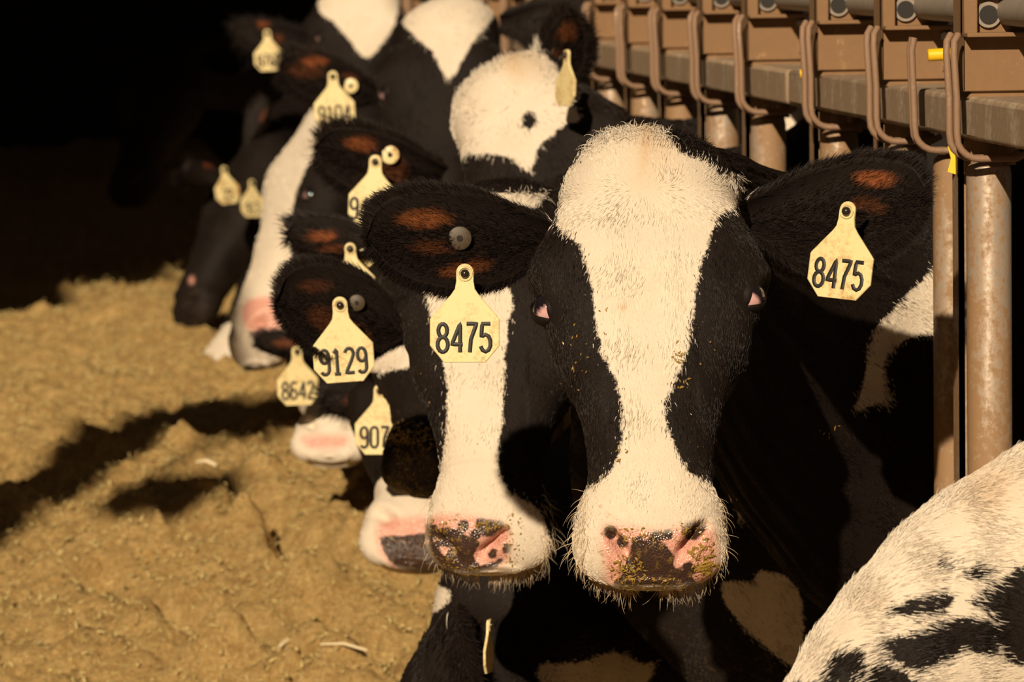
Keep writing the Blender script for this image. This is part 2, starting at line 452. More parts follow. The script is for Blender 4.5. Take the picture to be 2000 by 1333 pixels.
# yellow release parts
def yellow_rod(px0, px1, py, Z, r, par, lab):
    a = P(px0, py, Z); b = P(px1, py-4, Z); m = MB(); m.tube([a, (a*.97+b*.03), (a*.03+b*.97), b], [r*.8, r, r, r*.8], 16)
    o = m.build('yellow_sleeve', YELLOW, par); o['label'] = lab
Zt = px_of((-.03, row_y(1850, 1.26), 1.26))[2]
yellow_rod(1812, 1876, 108, Zt-.10, .0075, pan_near, 'bright yellow sleeve')
Zt = px_of((-.03, row_y(1590, 1.26), 1.26))[2]; yellow_rod(1562, 1597, 145, Zt-.20, .0065, pan_near, 'bright yellow sleeve')
Zt = px_of((-.03, row_y(1445, 1.26), 1.26))[2]; yellow_rod(1438, 1452, 132, Zt-.22, .008, pan_far, 'bright yellow sleeve')
Zt = px_of((-.03, row_y(1870, 1.1), 1.1))[2]
m = MB(); m.prism([(0, 0), (.016, -.004), (.019, -.024), (.010, -.033), (.0, -.03), (.004, -.014)], P(1850, 286, Zt-.22), CR, CU, CB, .004)
o = m.build('yellow_flap', YELLOW, pan_near); o['label'] = 'bright yellow plastic flap'

# unseen timber post and cross board, added to throw a band of shade over the feed
e = empty('shadow_post', (-2.85, 4.0, 0)); tag(e, 'tall unseen timber post with a cross arm, added left of the view to shade the feed', 'post')
m = MB(); m.box((-2.96, 3.9, 0), (-2.74, 4.1, 3.72)); m.build('post_shaft', WOOD, e, bevel=.008)
m = MB(); m.box((-2.78, 3.92, 3.42), (-2.57, 4.05, 3.68)); m.build('cross_arm', WOOD, e, bevel=.008)
m = MB(); m.box((-2.60, 3.9, 2.90), (-2.40, 4.05, 3.07)); m.box((-2.60, 3.96, 3.07), (-2.575, 3.99, 3.44)); m.build('hung_shade_box', BOLT, e, bevel=.01)  # box on a strut, added only to cast the smaller shadow on the feed

# ------------------------------------------------------------------ cows
def pchip(xk, yk, x):
    xk = np.asarray(xk, float); yk = np.asarray(yk, float); h = np.diff(xk); d = np.diff(yk)/h
    mm = np.zeros_like(yk)
    for i in range(1, len(xk)-1):
        if d[i-1]*d[i] > 0:
            w1 = 2*h[i]+h[i-1]; w2 = h[i]+2*h[i-1]; mm[i] = (w1+w2)/(w1/d[i-1]+w2/d[i])
    mm[0] = d[0]; mm[-1] = d[-1]
    k = np.clip(np.searchsorted(xk, x)-1, 0, len(h)-1); t = (x-xk[k])/h[k]
    return ((2*t**3-3*t**2+1)*yk[k] + (t**3-2*t**2+t)*h[k]*mm[k] + (-2*t**3+3*t**2)*yk[k+1] + (t**3-t**2)*h[k]*mm[k+1])

def poly_sd(px, py, poly, smooth=True):
    """signed distance, positive inside"""
    p = np.asarray(poly, float)
    if smooth:
        q = []
        n = len(p)
        for i in range(n):
            a, b, c, d = p[i-1], p[i], p[(i+1) % n], p[(i+2) % n]
            for t in (0, .33, .67):
                q.append(.5*((2*b)+(-a+c)*t+(2*a-5*b+4*c-d)*t*t+(-a+3*b-3*c+d)*t**3))
        p = np.array(q)
    best = np.full(len(px), 1e9); ins = np.zeros(len(px), bool)
    for i in range(len(p)):
        x0, y0 = p[i-1]; x1, y1 = p[i]; dx, dy = x1-x0, y1-y0
        t = np.clip(((px-x0)*dx+(py-y0)*dy)/(dx*dx+dy*dy+1e-9), 0, 1)
        best = np.minimum(best, np.hypot(px-x0-t*dx, py-y0-t*dy))
        c = ((y0 > py) != (y1 > py)) & (px < (x1-x0)*(py-y0)/((y1-y0) if y1 != y0 else 1e-9)+x0)
        ins ^= c
    return np.where(ins, best, -best)

def rot(axis, a):
    return np.array(Matrix.Rotation(a, 3, Vector(axis)))

def project(V):
    c = (V - EYE) @ W2C.T
    return 1000 - F*c[:, 0]/c[:, 2], 666.5 + F*c[:, 1]/c[:, 2], -c[:, 2]

def grid_normals(G, closed=True):
    du = np.gradient(G, axis=0); dv = (np.roll(G, -1, 1) - np.roll(G, 1, 1))*.5
    n = np.cross(du, dv); n /= np.linalg.norm(n, axis=2, keepdims=True)+1e-12
    return n, du, dv

def hair_obj(name, parent, R0, N, D, L, C, rad=.00035, seg=4, curl=.25):
    k = len(R0); t = np.linspace(0, 1, seg)[None, :, None]
    D = D/(np.linalg.norm(D, axis=1, keepdims=True)+1e-9)
    pts = R0[:, None, :] + L[:, None, None]*(t*D[:, None, :]) - L[:, None, None]*curl*(t**2)*N[:, None, :]
    cu = bpy.data.hair_curves.new(name); cu.add_curves([seg]*k)
    cu.attributes['position'].data.foreach_set('vector', pts.reshape(-1).astype(np.float32))
    ra = cu.attributes.get('radius') or cu.attributes.new('radius', 'FLOAT', 'POINT')
    tt = np.tile(np.linspace(1, .15, seg), k)*rad
    ra.data.foreach_set('value', tt.astype(np.float32))
    ca = cu.attributes.new('col', 'FLOAT_COLOR', 'CURVE')
    ca.data.foreach_set('color', np.c_[C, np.ones(k)].reshape(-1).astype(np.float32))
    cu.materials.append(HAIR)
    o = bpy.data.objects.new(name, cu); COL.objects.link(o); o.parent = parent
    o.matrix_parent_inverse = Matrix.Translation(parent.location).inverted()
    return o

HS = [-.02, .03, .08, .14, .20, .26, .32, .38, .43, .47, .505, .530, .543]       # along the face, poll to nose
HW = [.086, .094, .101, .111, .120, .110, .090, .070, .066, .077, .078, .066, .040]
HZD = [-.006, -.002, .004, .008, .007, .000, -.006, -.012, -.016, -.020, -.032, -.052, -.072]
HZM = [-.080, -.075, -.070, -.068, -.062, -.062, -.062, -.062, -.064, -.070, -.075, -.082, -.086]
HZV = [-.17, -.19, -.20, -.205, -.205, -.190, -.168, -.146, -.132, -.130, -.128, -.118, -.100]
HN = [2.2, 2.3, 2.5, 2.7, 2.6, 2.5, 2.4, 2.5, 2.6, 2.6, 2.5, 2.4, 2.2]

class Cow: pass

MUSH = simple('wet_chewed_feed', (0.36, 0.22, 0.045), .22, 0, .6, .6, 200)
def make_flecks(c, zones, parent_name='feed_flecks'):
    m = MB(); rnd = random.Random(11)
    for (qx, qy, rx, ry, n, sz) in zones:
        for _ in range(n):
            a = rnd.uniform(0, 6.283); r = rnd.random()**.6
            x, y = qx+rx*r*math.cos(a), qy+ry*r*math.sin(a)
            d = Vector(P(x, y, 1.0)-EYE).normalized(); hit, nr, _, _ = c.bvh.ray_cast(Vector(EYE), d)
            if hit is None: continue
            if nr.dot(d) > 0: nr = -nr
            t = nr.orthogonal().normalized(); t.rotate(Matrix.Rotation(rnd.uniform(0, 6.28), 3, nr)); b = nr.cross(t)
            L = sz*rnd.uniform(.5, 1.6); w = L*rnd.uniform(.25, .6); h = hit + nr*.0012
            p = [h-t*L-b*w*.4, h+b*w, h+t*L+nr*L*rnd.uniform(0, .6), h-b*w, h+nr*w*.6]
            m.add([tuple(q) for q in p], [(0, 1, 4), (1, 2, 4), (2, 3, 4), (3, 0, 4), (0, 3, 2, 1)])
    o = m.build(parent_name, MUSH, c.obj, smooth=False); o['kind'] = 'stuff'; return o
def make_cow(label, poll, Z, yaw=0, pitch=30, roll=0, size=1.0, yb=None, zb=.96, xb=.02, res=1.0, white=(), black=(), skin=(), pig=(),
             ear_l=None, ear_r=None, rust=(), eyes=(), default=-1, hair=0, hair_len=.011, mudk=1.0, wr=0, neck_k=1.0, trunk=True,
             whisk=0, stain=(), hs=.35, ear_w=.062, bodywhite=(), group=None, nostr=(), brush=(), thick=1.0, poll_hair=0, up_handle=0.0, muzzle_white=None, dew=1.0, back_handle=.33):
    c = Cow(); y_, p_, r_ = map(math.radians, (yaw, pitch, roll))
    X = -CR; Y = -CU; Zv = CB
    R = np.stack([X, Y, Zv], axis=1)
    Rp = rot(X, -p_)
    if (Rp @ Y).dot(CB) < 0 and p_ > 0: Rp = rot(X, p_)
    Ry = rot(CU, y_)
    if (Ry @ CB).dot(CR) > 0 and y_ > 0: Ry = rot(CU, -y_)
    Rr = rot(CB, r_)
    if (Rr @ -CU).dot(CR) < 0 and r_ > 0: Rr = rot(CB, -r_)
    R = Rr @ Ry @ Rp @ R
    O = P(poll[0], poll[1], Z); c.O, c.R, c.size = O, R, size
    Xh, Yh, Zh = R[:, 0], R[:, 1], R[:, 2]
    loc = lambda a: O + size*(R @ np.asarray(a, float))
    # ---- centre line
    s0 = .10
    step = .0034/res
    sh = np.concatenate([.543 + .004*np.sin(np.linspace(math.pi/2, 0, 6))[:-1], np.arange(.543, s0, -step)])
    if res < .6: pass
    P0 = loc((0, s0, float(pchip(HS, HZM, np.array([s0]))[0])))
    B = np.array((xb, yb, zb))
    P1 = P0 - Yh*.075*size - Zh*.02
    P2 = B + np.array((-back_handle, 0, .06 + up_handle))
    tt = np.linspace(0, 1, 400)[:, None]
    bz = (1-tt)**3*P0 + 3*(1-tt)**2*tt*P1 + 3*(1-tt)*tt**2*P2 + tt**3*B
    al = np.concatenate([[0], np.cumsum(np.linalg.norm(np.diff(bz, axis=0), axis=1))]); Ln = al[-1]
    nn = int(Ln/(.0065/res)) + 2
    an = np.linspace(0, Ln, nn)[1:]
    cn = np.stack([np.interp(an, al, bz[:, k]) for k in range(3)], 1)
    xt = np.concatenate([np.arange(.02/res, 1.75, .022/res), 1.75 + .16*np.sin(np.linspace(.2, math.pi/2, 7))]) if trunk else np.array([.05, .1])
    ct = B + np.c_[xt, np.zeros(len(xt)), np.where(xt < .3, 0, 0)*0.0]
    ch = np.array([loc((0, s, z)) for s, z in zip(sh, pchip(HS, HZM, np.minimum(sh, .543)))])
    C = np.concatenate([ch, cn, ct]); nh, nk = len(ch), len(cn)
    T = np.zeros_like(C)
    T[:nh] = -Yh
    tn = np.gradient(bz, axis=0); tn /= np.linalg.norm(tn, axis=1, keepdims=True)
    T[nh:nh+nk] = np.stack([np.interp(an, al, tn[:, k]) for k in range(3)], 1)
    T[nh+nk:] = (1, 0, 0)
    T /= np.linalg.norm(T, axis=1, keepdims=True)
    D = np.zeros_like(C); D[:nh] = Zh
    f = an/Ln; f = f*f*(3-2*f)
    # turn the dorsal direction gradually: carry it along the path, then blend to up
    d = Zh.copy(); carried = []
    for i in range(nk):
        t = T[nh+i]; d = d - t*d.dot(t); d /= np.linalg.norm(d); carried.append(d.copy())
    carried = np.array(carried); up = np.array((0, 0, 1.0))
    Dn = carried*(1-f[:, None]) + up*f[:, None]
    Dn -= T[nh:nh+nk]*np.sum(Dn*T[nh:nh+nk], 1, keepdims=True); D[nh:nh+nk] = Dn/np.linalg.norm(Dn, axis=1, keepdims=True)
    D[nh+nk:] = up
    LAT = np.cross(D, T)                # = X at the head
    if LAT[0].dot(Xh) < 0: LAT = -LAT
    # ---- section sizes
    smax = .547
    th = smax - sh
    tot = np.concatenate([th, (smax-s0) + an, (smax-s0) + Ln + xt])
    kh = [smax-a for a in HS[::-1] if a >= s0]
    cap = lambda v: v
    k = size
    def arr(v): return [b*k for a, b in zip(HS[::-1], v[::-1]) if a >= s0]
    w_h, d_h, v_h = arr(HW), arr([a-b for a, b in zip(HZD, HZM)]), arr([b-a for a, b in zip(HZV, HZM)])
    n_h = [b for a, b in zip(HS[::-1], HN[::-1]) if a >= s0]
    e0 = smax-s0; g = thick
    kn = [e0+.0*Ln, e0+.07, e0+.16, e0+.45*Ln, e0+.8*Ln, e0+Ln+.02, e0+Ln+.20, e0+Ln+.45, e0+Ln+1.1, e0+Ln+1.55, e0+Ln+1.75, e0+Ln+1.87, e0+Ln+1.905]
    w_n = [.101*k, .096*k, .084*g, .082*g, .10*g, .13*g, .18, .215, .225, .225, .19, .12, .01]
    d_n = [.074*k, .074*k, .090*g, .105*g, .14*g, .19*g, .30, .33, .33, .34, .28, .18, .02]
    v_n = [.133*k, .120*k, .125*g, .135*g*dew, .20*g*dew, .27*g*max(1, dew*.92), max(.38, .27*dew), .42, .42, .36, .26, .14, .02]
    n_n = [2.55, 2.4, 2.1, 2.0, 2.0, 2.1, 2.2, 2.2, 2.3, 2.3, 2.3, 2.2, 2.0]
    kk = kh + kn; w = pchip(kk, w_h+w_n, tot); dt = pchip(kk, d_h+d_n, tot); vt = pchip(kk, v_h+v_n, tot); ex = pchip(kk, n_h+n_n, tot)
    # rounded front end
    r0 = np.clip(th/(smax-.543+1e-9), 0, 1)
    ncap = 5
    capf = np.sqrt(np.clip(1-(1-np.linspace(.0, 1, ncap+1)[:-1])**2, 0, 1))
    w[:ncap] = w[ncap]*np.maximum(capf, .02); dt[:ncap] = dt[ncap]*np.maximum(capf, .02); vt[:ncap] = vt[ncap]*np.maximum(capf, .02)
    nv = int(170*res**.9)//4*4
    a = 2*math.pi*np.arange(nv)/nv
    ca, sa = np.cos(a), np.sin(a)
    G = np.zeros((len(C), nv, 3)); LX = np.zeros((len(C), nv)); LZ = np.zeros((len(C), nv))
    taper = np.interp(tot, [0, .05, .12, .35, e0, e0+.1, e0+Ln], [.10, .12, .30, .42, .38, .12, .0])
    for i in range(len(C)):
        e = 2/ex[i]
        x = w[i]*np.sign(ca)*np.abs(ca)**e
        z = np.where(sa > 0, dt[i], vt[i])*np.sign(sa)*np.abs(sa)**e
        x = x*(1 - taper[i]*np.clip(-z/vt[i], 0, 1)**1.5)
        x = x*(1 - .10*np.clip(z/dt[i], 0, 1)**2) if i < nh+5 else x
        LX[i], LZ[i] = x, z
        G[i] = C[i] + LAT[i]*x[:, None] + D[i]*z[:, None]
    # ---- sculpt the head with soft brushes in its own coordinates
    Vh = G.reshape(-1, 3); Lc = ((Vh - O) @ R)/size          # local coordinates of every vertex
    N0, _, _ = grid_normals(G); N0 = N0.reshape(-1, 3)
    cen = np.repeat(C, nv, 0); flip = np.sum(N0*(Vh-cen), 1).mean() < 0
    if flip: N0 = -N0
    lx, ly, lz = Lc[:, 0], Lc[:, 1], Lc[:, 2]; ax = np.abs(lx)
    disp = np.zeros(len(Vh)); hm = 1/(1+np.exp(-(ly+.02)/.01))
    def ga(x, s): return np.exp(-.5*(x/s)**2)
    disp += .012*ga(np.sqrt((ly-.195)**2+(lz+.028)**2), .030)*hm                     # brow over the eye
    disp -= .007*ga(np.sqrt((ly-.235)**2+(lz+.075)**2), .024)*hm                       # hollow below the eye
    disp -= .006*ga(ax, .035)*ga(ly-.17, .05)*(lz > -.03)                              # dished forehead
    disp += .010*ga(np.sqrt((ly-.02)**2+(ax)**2*.5), .035)*(lz > -.08)*hm             # crown
    disp += .010*ga(np.sqrt((ly-.19)**2+(lz+.125)**2), .045)*hm                       # cheek muscle
    disp += .003*np.sin(ly*60+lz*40)*ga(ly-.3, .06)*(ax > .05)                        # facial crest
    ml = -.108 - .10*np.clip(.50-ly, 0, .2)                                           # mouth line
    mouth = ga(lz-ml, .0032)*(ly > .40)*np.clip((ly-.40)/.03, 0, 1)
    disp -= .007*mouth
    disp += .006*ga(lz-(ml+.022), .014)*ga(ly-.485, .04)*(ax > .03)                   # upper lip pads
    # nostrils: comma-shaped openings running up and outward
    nx, ny = ax-.043, ly-.497
    al_ = math.radians(38); q1 = nx*math.cos(al_)-ny*math.sin(al_); q2 = nx*math.sin(al_)+ny*math.cos(al_)
    top = lz > -.105
    nost = ga(q1, .0150)*ga(q2 - 8*q1**2*0, .0062)*top
    if not nostr:
        disp -= .018*nost
        disp += .0045*ga(q1, .018)*ga(q2+.013, .006)*top
    bx_, by_, bz_ = project(Vh); bf = np.sum(N0*(EYE-Vh), 1) > 0
    for (qx, qy, an_, ln_, wd_, dp_) in tuple(nostr)+tuple(brush):
        an_ = math.radians(an_); u_ = (bx_-qx)*math.cos(an_)+(by_-qy)*math.sin(an_); v2_ = -(bx_-qx)*math.sin(an_)+(by_-qy)*math.cos(an_)
        disp += dp_*np.exp(-np.abs(u_/ln_)**3-np.abs(v2_/wd_)**2.5)*bf*(np.abs(bz_-Z) < .5)
    # eye sockets
    for side in (1, -1):
        de = np.sqrt((ly-.212)**2+(lz+.052)**2)
        disp += np.where(lx*side > .05, -.009*ga(de, .013)+.0045*ga(de-.026, .007), 0)
    if wr:   # folds of loose skin on the neck
        tf = np.repeat(tot, nv)-e0; vv = np.tile(a, len(C))
        amp = np.clip((tf-.05)/.1, 0, 1)*np.clip((Ln*.9-tf)/.15, 0, 1)
        disp += wr*amp*(np.sin(vv*34+np.sin(tf*9)*2.2)+.5*np.sin(vv*55+tf*14))*.0028
    rs = np.sin(Vh[:, 0]*31+Vh[:, 1]*17)*np.sin(Vh[:, 2]*27+Vh[:, 1]*11)*.0022
    disp += rs*(np.repeat(tot, nv) > .12)
    Vn = Vh + N0*disp[:, None]
    G = Vn.reshape(G.shape)
    nose_t = np.exp(-((ly-.50)/.05)**2)
    # ---- faces
    nu = len(C); idx = np.arange(nu*nv).reshape(nu, nv)
    q = np.stack([idx[:-1], np.roll(idx[:-1], -1, 1), np.roll(idx[1:], -1, 1), idx[1:]], -1).reshape(-1, 4)
    ik, jk = nh//2, nv//4
    qn = np.cross(G[ik, jk+1]-G[ik, jk], G[ik+1, jk+1]-G[ik, jk+1])
    if qn.dot(G[ik, jk]-C[ik]) < 0: q = q[:, ::-1]
    verts = [Vn]; faces = [q]; caps = [list(idx[0]), list(idx[-1])]
    nb = len(Vn)
    # ---- ears
    ears = []
    NUe, NVe = int(56*res**.7), int(24*res**.7)
    for side, spec in ((1, ear_l), (-1, ear_r)):
        if spec is False: continue
        spec = spec or {}
        base = loc((side*.092, .045, -.085)) if 'base' not in spec else P(*spec['base'])
        tip = P(*spec['tip']) if 'tip' in spec else loc((side*.285, .055, -.075))
        ax_u = tip-base; Le = np.linalg.norm(ax_u); ax_u /= Le
        nrm = R @ np.array(spec.get('nrm', (side*.15, .10, 1.0)), float) if 'cnrm' not in spec else C2W @ np.array(spec['cnrm'], float)
        nrm -= ax_u*nrm.dot(ax_u); nrm /= np.linalg.norm(nrm)
        wv = np.cross(nrm, ax_u)
        if wv.dot(-CU) < 0: wv = -wv        # runs down across the ear
        W = spec.get('w', ear_w)*size; cup = spec.get('cup', .038)*size
        u = np.linspace(0, 1, NUe); prof = pchip([0, .15, .4, .6, .8, .92, 1.0], [.28, .54, .95, 1.0, .82, .54, .04], u)
        v = np.linspace(-1, 1, NVe)
        front = np.zeros((NUe, NVe, 3)); back = np.zeros((NUe, NVe, 3))
        for i in range(NUe):
            hw = W*prof[i]; cc = cup*(1-.55*u[i])*(prof[i]**.5)*1.0
            roll_in = .30*(1-u[i])
            yy = hw*(v*(1-roll_in*v*v)); zz = cc*(np.abs(v)**2.2) - cc*.6
            if i == 0 or True: zz = zz + .010*size*np.sin(u[i]*math.pi)
            ctr = base + ax_u*Le*u[i] + wv*(spec.get('sag', .012)*math.sin(u[i]*math.pi)*size)
            fold = -.004*size*ga(v-.15, .16)*(1-u[i]) + .003*size*ga(v+.3, .12)*math.sin(u[i]*3.1)
            front[i] = ctr + wv*yy[:, None] + nrm*(zz+fold)[:, None]
            th_ = .0065*size*(1-.5*np.abs(v)**3)*min(1, prof[i]*2)
            back[i] = ctr + wv*(yy*(1+.02))[:, None] + nrm*(zz-th_-(1-u[i])**2*.030*size*(1-v*v))[:, None]
        loop = np.concatenate([front, back[:, ::-1]], 1)
        nl = loop.shape[1]; ii = np.arange(NUe*nl).reshape(NUe, nl)+nb
        qe = np.stack([ii[:-1], np.roll(ii[:-1], -1, 1), np.roll(ii[1:], -1, 1), ii[1:]], -1).reshape(-1, 4)
        # orientation: front faces should look along nrm
        aa, bb, cc_ = front[5, 5], front[5, 6], front[6, 6]
        if np.dot(np.cross(bb-aa, cc_-aa), nrm) < 0: qe = qe[:, ::-1]
        verts.append(loop.reshape(-1, 3)); faces.append(qe); caps.append(list(ii[-1])); nb += NUe*nl
        ears.append((side, front, back, nrm, wv, ax_u))
    # ---- legs
    if trunk:
        for lx0, ly0, zt, kind in ((.30, .11, .70, 0), (.30, -.11, .70, 0), (1.62, .11, .80, 1), (1.62, -.11, .80, 1)):
            cx, cy = xb+lx0, yb+ly0
            z1 = .42 if kind == 0 else .50
            pts = [(cx, cy, zt), (cx, cy, z1+.1), (cx-(.02 if kind == 0 else -.06), cy, z1), (cx, cy, z1-.12), (cx-.01, cy, .12), (cx-.02, cy, .07), (cx-.045, cy, .0)]
            mbx = MB(); mbx.tube(pts, [.12, .075, .055, .042, .038, .05, .058], 14)
            va = np.array(mbx.v); verts.append(va)
            faces.append(np.array([[i+nb for i in f_] for f_ in mbx.f if len(f_) == 4])); caps += [[i+nb for i in f_] for f_ in mbx.f if len(f_) != 4]
            nb += len(va)
    V = np.concatenate(verts)
    me = bpy.data.meshes.new('cow')
    allf = [tuple(x) for fq in faces for x in fq.tolist()] + [tuple(x) for x in caps]
    me.from_pydata(V.tolist(), [], allf); me.shade_smooth(); me.materials.append(COAT); me.update()
    NN = np.zeros(len(V)*3, np.float32); me.vertices.foreach_get('normal', NN); NN = NN.reshape(-1, 3).astype(float)
    ppx, ppy, pz = project(V); scl = F/pz
    facing = np.sum(NN*(EYE-V), 1)
    lc = ((V-O) @ R)/size
    isbody = np.arange(len(V)) < len(Vn)
    def layer(polys, base):
        out = np.full(len(V), float(base))
        for po in polys:
            out = np.maximum(out, poly_sd(ppx, ppy, po)/scl)
        return out
    wsd = layer(white, -.05)
    for po in black: wsd = np.minimum(wsd, -poly_sd(ppx, ppy, po)/scl)
    back_ = facing < 0
    wsd = np.where(back_ & ~(isbody & (lc[:, 1] > .40) & bool(white)), default*.03, wsd)
    if muzzle_white is not None: wsd = np.where(isbody & (lc[:, 1] > muzzle_white) & (lc[:, 2] < .02), np.maximum(wsd, np.minimum(.02, (lc[:, 1]-muzzle_white))), wsd)
    if default > 0:                                  # spots over the rest of a mostly white cow
        out_ = (ppx > 2010) | (ppy > 1345)
        sp_ = np.sin(V[:, 0]*9+1.3*np.sin(V[:, 2]*7))+np.sin(V[:, 1]*11+V[:, 2]*8+2)+.7*np.sin(V[:, 0]*17+V[:, 2]*15)
        wsd = np.where(out_, np.minimum(.04, (1.0-sp_)*.06), wsd)
    for (cx, cy, cz, rx, ry, rz) in bodywhite:
        e = 1-np.sqrt(((V[:, 0]-cx)/rx)**2+((V[:, 1]-cy)/ry)**2+((V[:, 2]-cz)/rz)**2)
        wsd = np.maximum(wsd, e*min(rx, ry, rz))
    sk = np.clip(layer(skin, -.05)*90+.2, 0, 1)*(facing > 0)
    pgs = layer([p_ for p_ in pig if len(p_) > 3], -.05)
    for p_ in pig:
        if len(p_) == 3: pgs = np.maximum(pgs, (p_[2]-np.hypot(ppx-p_[0], ppy-p_[1]))/scl)
    ru = np.zeros(len(V))  # patches inside the ears where the skin's glow is painted
    for (ex_, ey_, rx, ry, an_, am) in rust:
        an_ = math.radians(an_); dx, dy = ppx-ex_, ppy-ey_
        u_, v_ = dx*math.cos(an_)+dy*math.sin(an_), -dx*math.sin(an_)+dy*math.cos(an_)
        ru = np.maximum(ru, am*np.clip(1.5-1.5*((u_/rx)**2+(v_/ry)**2), 0, 1))
    ru = ru*(facing > 0)*(~isbody)
    st = np.zeros(len(V))
    for (ex_, ey_, rx, ry, am) in stain: st = np.maximum(st, am*np.exp(-((ppx-ex_)/rx)**2-((ppy-ey_)/ry)**2))
    mu = np.zeros(len(V))
    mu = np.maximum(mu, mudk*(.35+.65*sk)*np.exp(-((lc[:, 1]-.50)/.05)**2)*isbody*(.35+.65*np.exp(-((np.abs(lc[:, 0])-.05)/.03)**2))*(.4+.6*(lc[:, 2] < -.03)))
    for nm, ar in (('white', wsd), ('skin', sk), ('pigment', pgs), ('rust', ru), ('stain', st), ('mud', mu)):
        at = me.attributes.new(nm, 'FLOAT', 'POINT'); at.data.foreach_set('value', ar.astype(np.float32))
    root = bpy.data.objects.new('cow', me); COL.objects.link(root)
    tag(root, label, 'cow', group)
    c.obj = root; c.me = me
    c.bvh = BVHTree.FromPolygons([tuple(v) for v in V.tolist()], allf)
    # ---- eyes
    for e in eyes:
        px, py, med, lt, er = e[:5]                  # pixel of the eye, angle (deg) of its nose-side corner in the picture
        d = Vector(P(px, py, 1.0)-EYE).normalized(); hit, n_, _, _ = c.bvh.ray_cast(Vector(EYE), d)
        if hit is None: continue
        h = np.array(hit); d = np.array(d)
        side = 1 if ((h-O) @ R)[0] > 0 else -1
        no = R @ np.array((side*.80, .02, .75)); no /= np.linalg.norm(no)
        r = .0180*size; ctr = h + d*(r*.86)
        md = math.radians(med); e1 = CR*math.cos(md)-CU*math.sin(md); e1 = e1 - no*e1.dot(no); e1 /= np.linalg.norm(e1); e2 = np.cross(no, e1)
        mb = MB(); mb.sphere(ctr, r, 20, 28)
        eo = mb.build('eye', EYEM, root)
        vv = np.array(mb.v)-ctr; sc_ = np.clip(((vv @ e1)/r-.42)*8, 0, 1)*lt
        at = eo.data.attributes.new('sclera', 'FLOAT', 'POINT'); at.data.foreach_set('value', sc_.astype(np.float32))
        mb = MB()
        for sgn in (1, -1):
            v_, f_ = [], []; npn, nb2 = 19, 9
            for ph in np.linspace(-1.35, 1.35, npn):
                b0 = math.radians(4 + (33 if sgn > 0 else 27)*max(0, math.cos(ph*1.30))**.8)
                for ib in range(nb2):
                    b_ = b0 + (math.radians(100)-b0)*(ib/(nb2-1))
                    di = e1*math.sin(ph) + math.cos(ph)*(no*math.cos(b_) + sgn*e2*math.sin(b_))
                    v_.append(ctr + di*r*((1.02, 1.08, 1.10)[min(ib, 2)] - .05*max(0, ib-4)/4))
            for a1 in range(npn-1):
                for b1 in range(nb2-1): f_.append((a1*nb2+b1, (a1+1)*nb2+b1, (a1+1)*nb2+b1+1, a1*nb2+b1+1))
            mb.add(v_, f_)
        mb.build('eyelid', LIDM, root)
    # ---- coat hair
    Rr0, Nn0, Dd0, Ll0, Cc0 = [], [], [], [], []
    def coat_col(w_, n, sk_, st_, glow_):
        j = RNG.normal(0, .004, n); isw = (w_+j) > 0
        va = RNG.uniform(.78, 1.06, n)[:, None]
        wc = np.array(WHITE)*va
        wc = wc*(1-st_[:, None]) + np.array((.56, .34, .14))*st_[:, None]
        bc = np.array((.010, .0065, .0052))*RNG.uniform(.5, 2.4, n)[:, None]
        bc = bc*(1-glow_[:, None]) + np.array((.20, .065, .022))*glow_[:, None]
        return np.where(isw[:, None], wc, bc), isw
    if hair:
        NR = NN[:len(Vn)].reshape(nu, nv, 3)
        ilim = nh+nk+int(.0)
        a_, b_ = G[:-1], G[1:]
        A_ = np.linalg.norm(np.cross(a_-np.roll(b_, -1, 1), b_-np.roll(a_, -1, 1)), axis=2)*.5
        fc = facing[:len(Vn)].reshape(nu, nv)[:-1]
        inside = ((ppx > -80) & (ppx < 2500) & (ppy > -80) & (ppy < 1800))[:len(Vn)].reshape(nu, nv)[:-1]
        skq = sk[:len(Vn)].reshape(nu, nv)[:-1]; tq = tot[:-1, None]*np.ones((1, nv))
        Wt = A_*(fc > -.35)*inside*(skq < .25)*np.where(tq < .004, 0, 1)*np.where(tq > e0+Ln+.5, 0, 1)
        for e in eyes:                                  # bare rims around the eyes
            Wt = Wt*(np.hypot((ppx-e[0]), (ppy-e[1]))[:len(Vn)].reshape(nu, nv)[:-1] > .016*F/Z)
        Wt = Wt/Wt.sum()
        pick = RNG.choice(Wt.size, hair, p=Wt.reshape(-1)); pi, pj = pick//nv, pick % nv
        fu, fv = RNG.random(hair), RNG.random(hair)
        def bil(Q):
            Q = Q.reshape(nu, nv, -1); pj1 = (pj+1) % nv
            return (Q[pi, pj]*((1-fu)*(1-fv))[:, None]+Q[pi+1, pj]*(fu*(1-fv))[:, None]+Q[pi, pj1]*((1-fu)*fv)[:, None]+Q[pi+1, pj1]*(fu*fv)[:, None])
        pos = bil(G); nor = bil(NR); nor /= np.linalg.norm(nor, axis=1, keepdims=True)
        w_ = bil(wsd[:len(Vn)])[:, 0]; st_ = bil(st[:len(Vn)])[:, 0]
        tg = T[pi]; tl = tot[pi]; ll = ((pos-O) @ R)/size
        head = tl < e0+.05
        # face: hair runs to the nose below the whorl and up and outward above it
        dirh = R @ np.stack([np.clip(ll[:, 0]*9, -1, 1)*(.25+.8*np.exp(-((ll[:, 1]-.11)/.05)**2)), np.tanh((ll[:, 1]-.11)/.035), np.zeros(len(ll))])
        dirn = tg.T*.8 + np.array((0, 0, -.55))[:, None]
        dr = np.where(head[None, :], dirh, dirn).T
        dr -= nor*np.sum(dr*nor, 1, keepdims=True); dr /= np.linalg.norm(dr, axis=1, keepdims=True)+1e-6
        wav = np.stack([np.sin(pos[:, 2]*90+pos[:, 0]*40), np.sin(pos[:, 0]*110+2), np.sin(pos[:, 1]*70+pos[:, 2]*50)], 1)
        dr = dr + .20*wav + RNG.normal(0, .13, dr.shape)
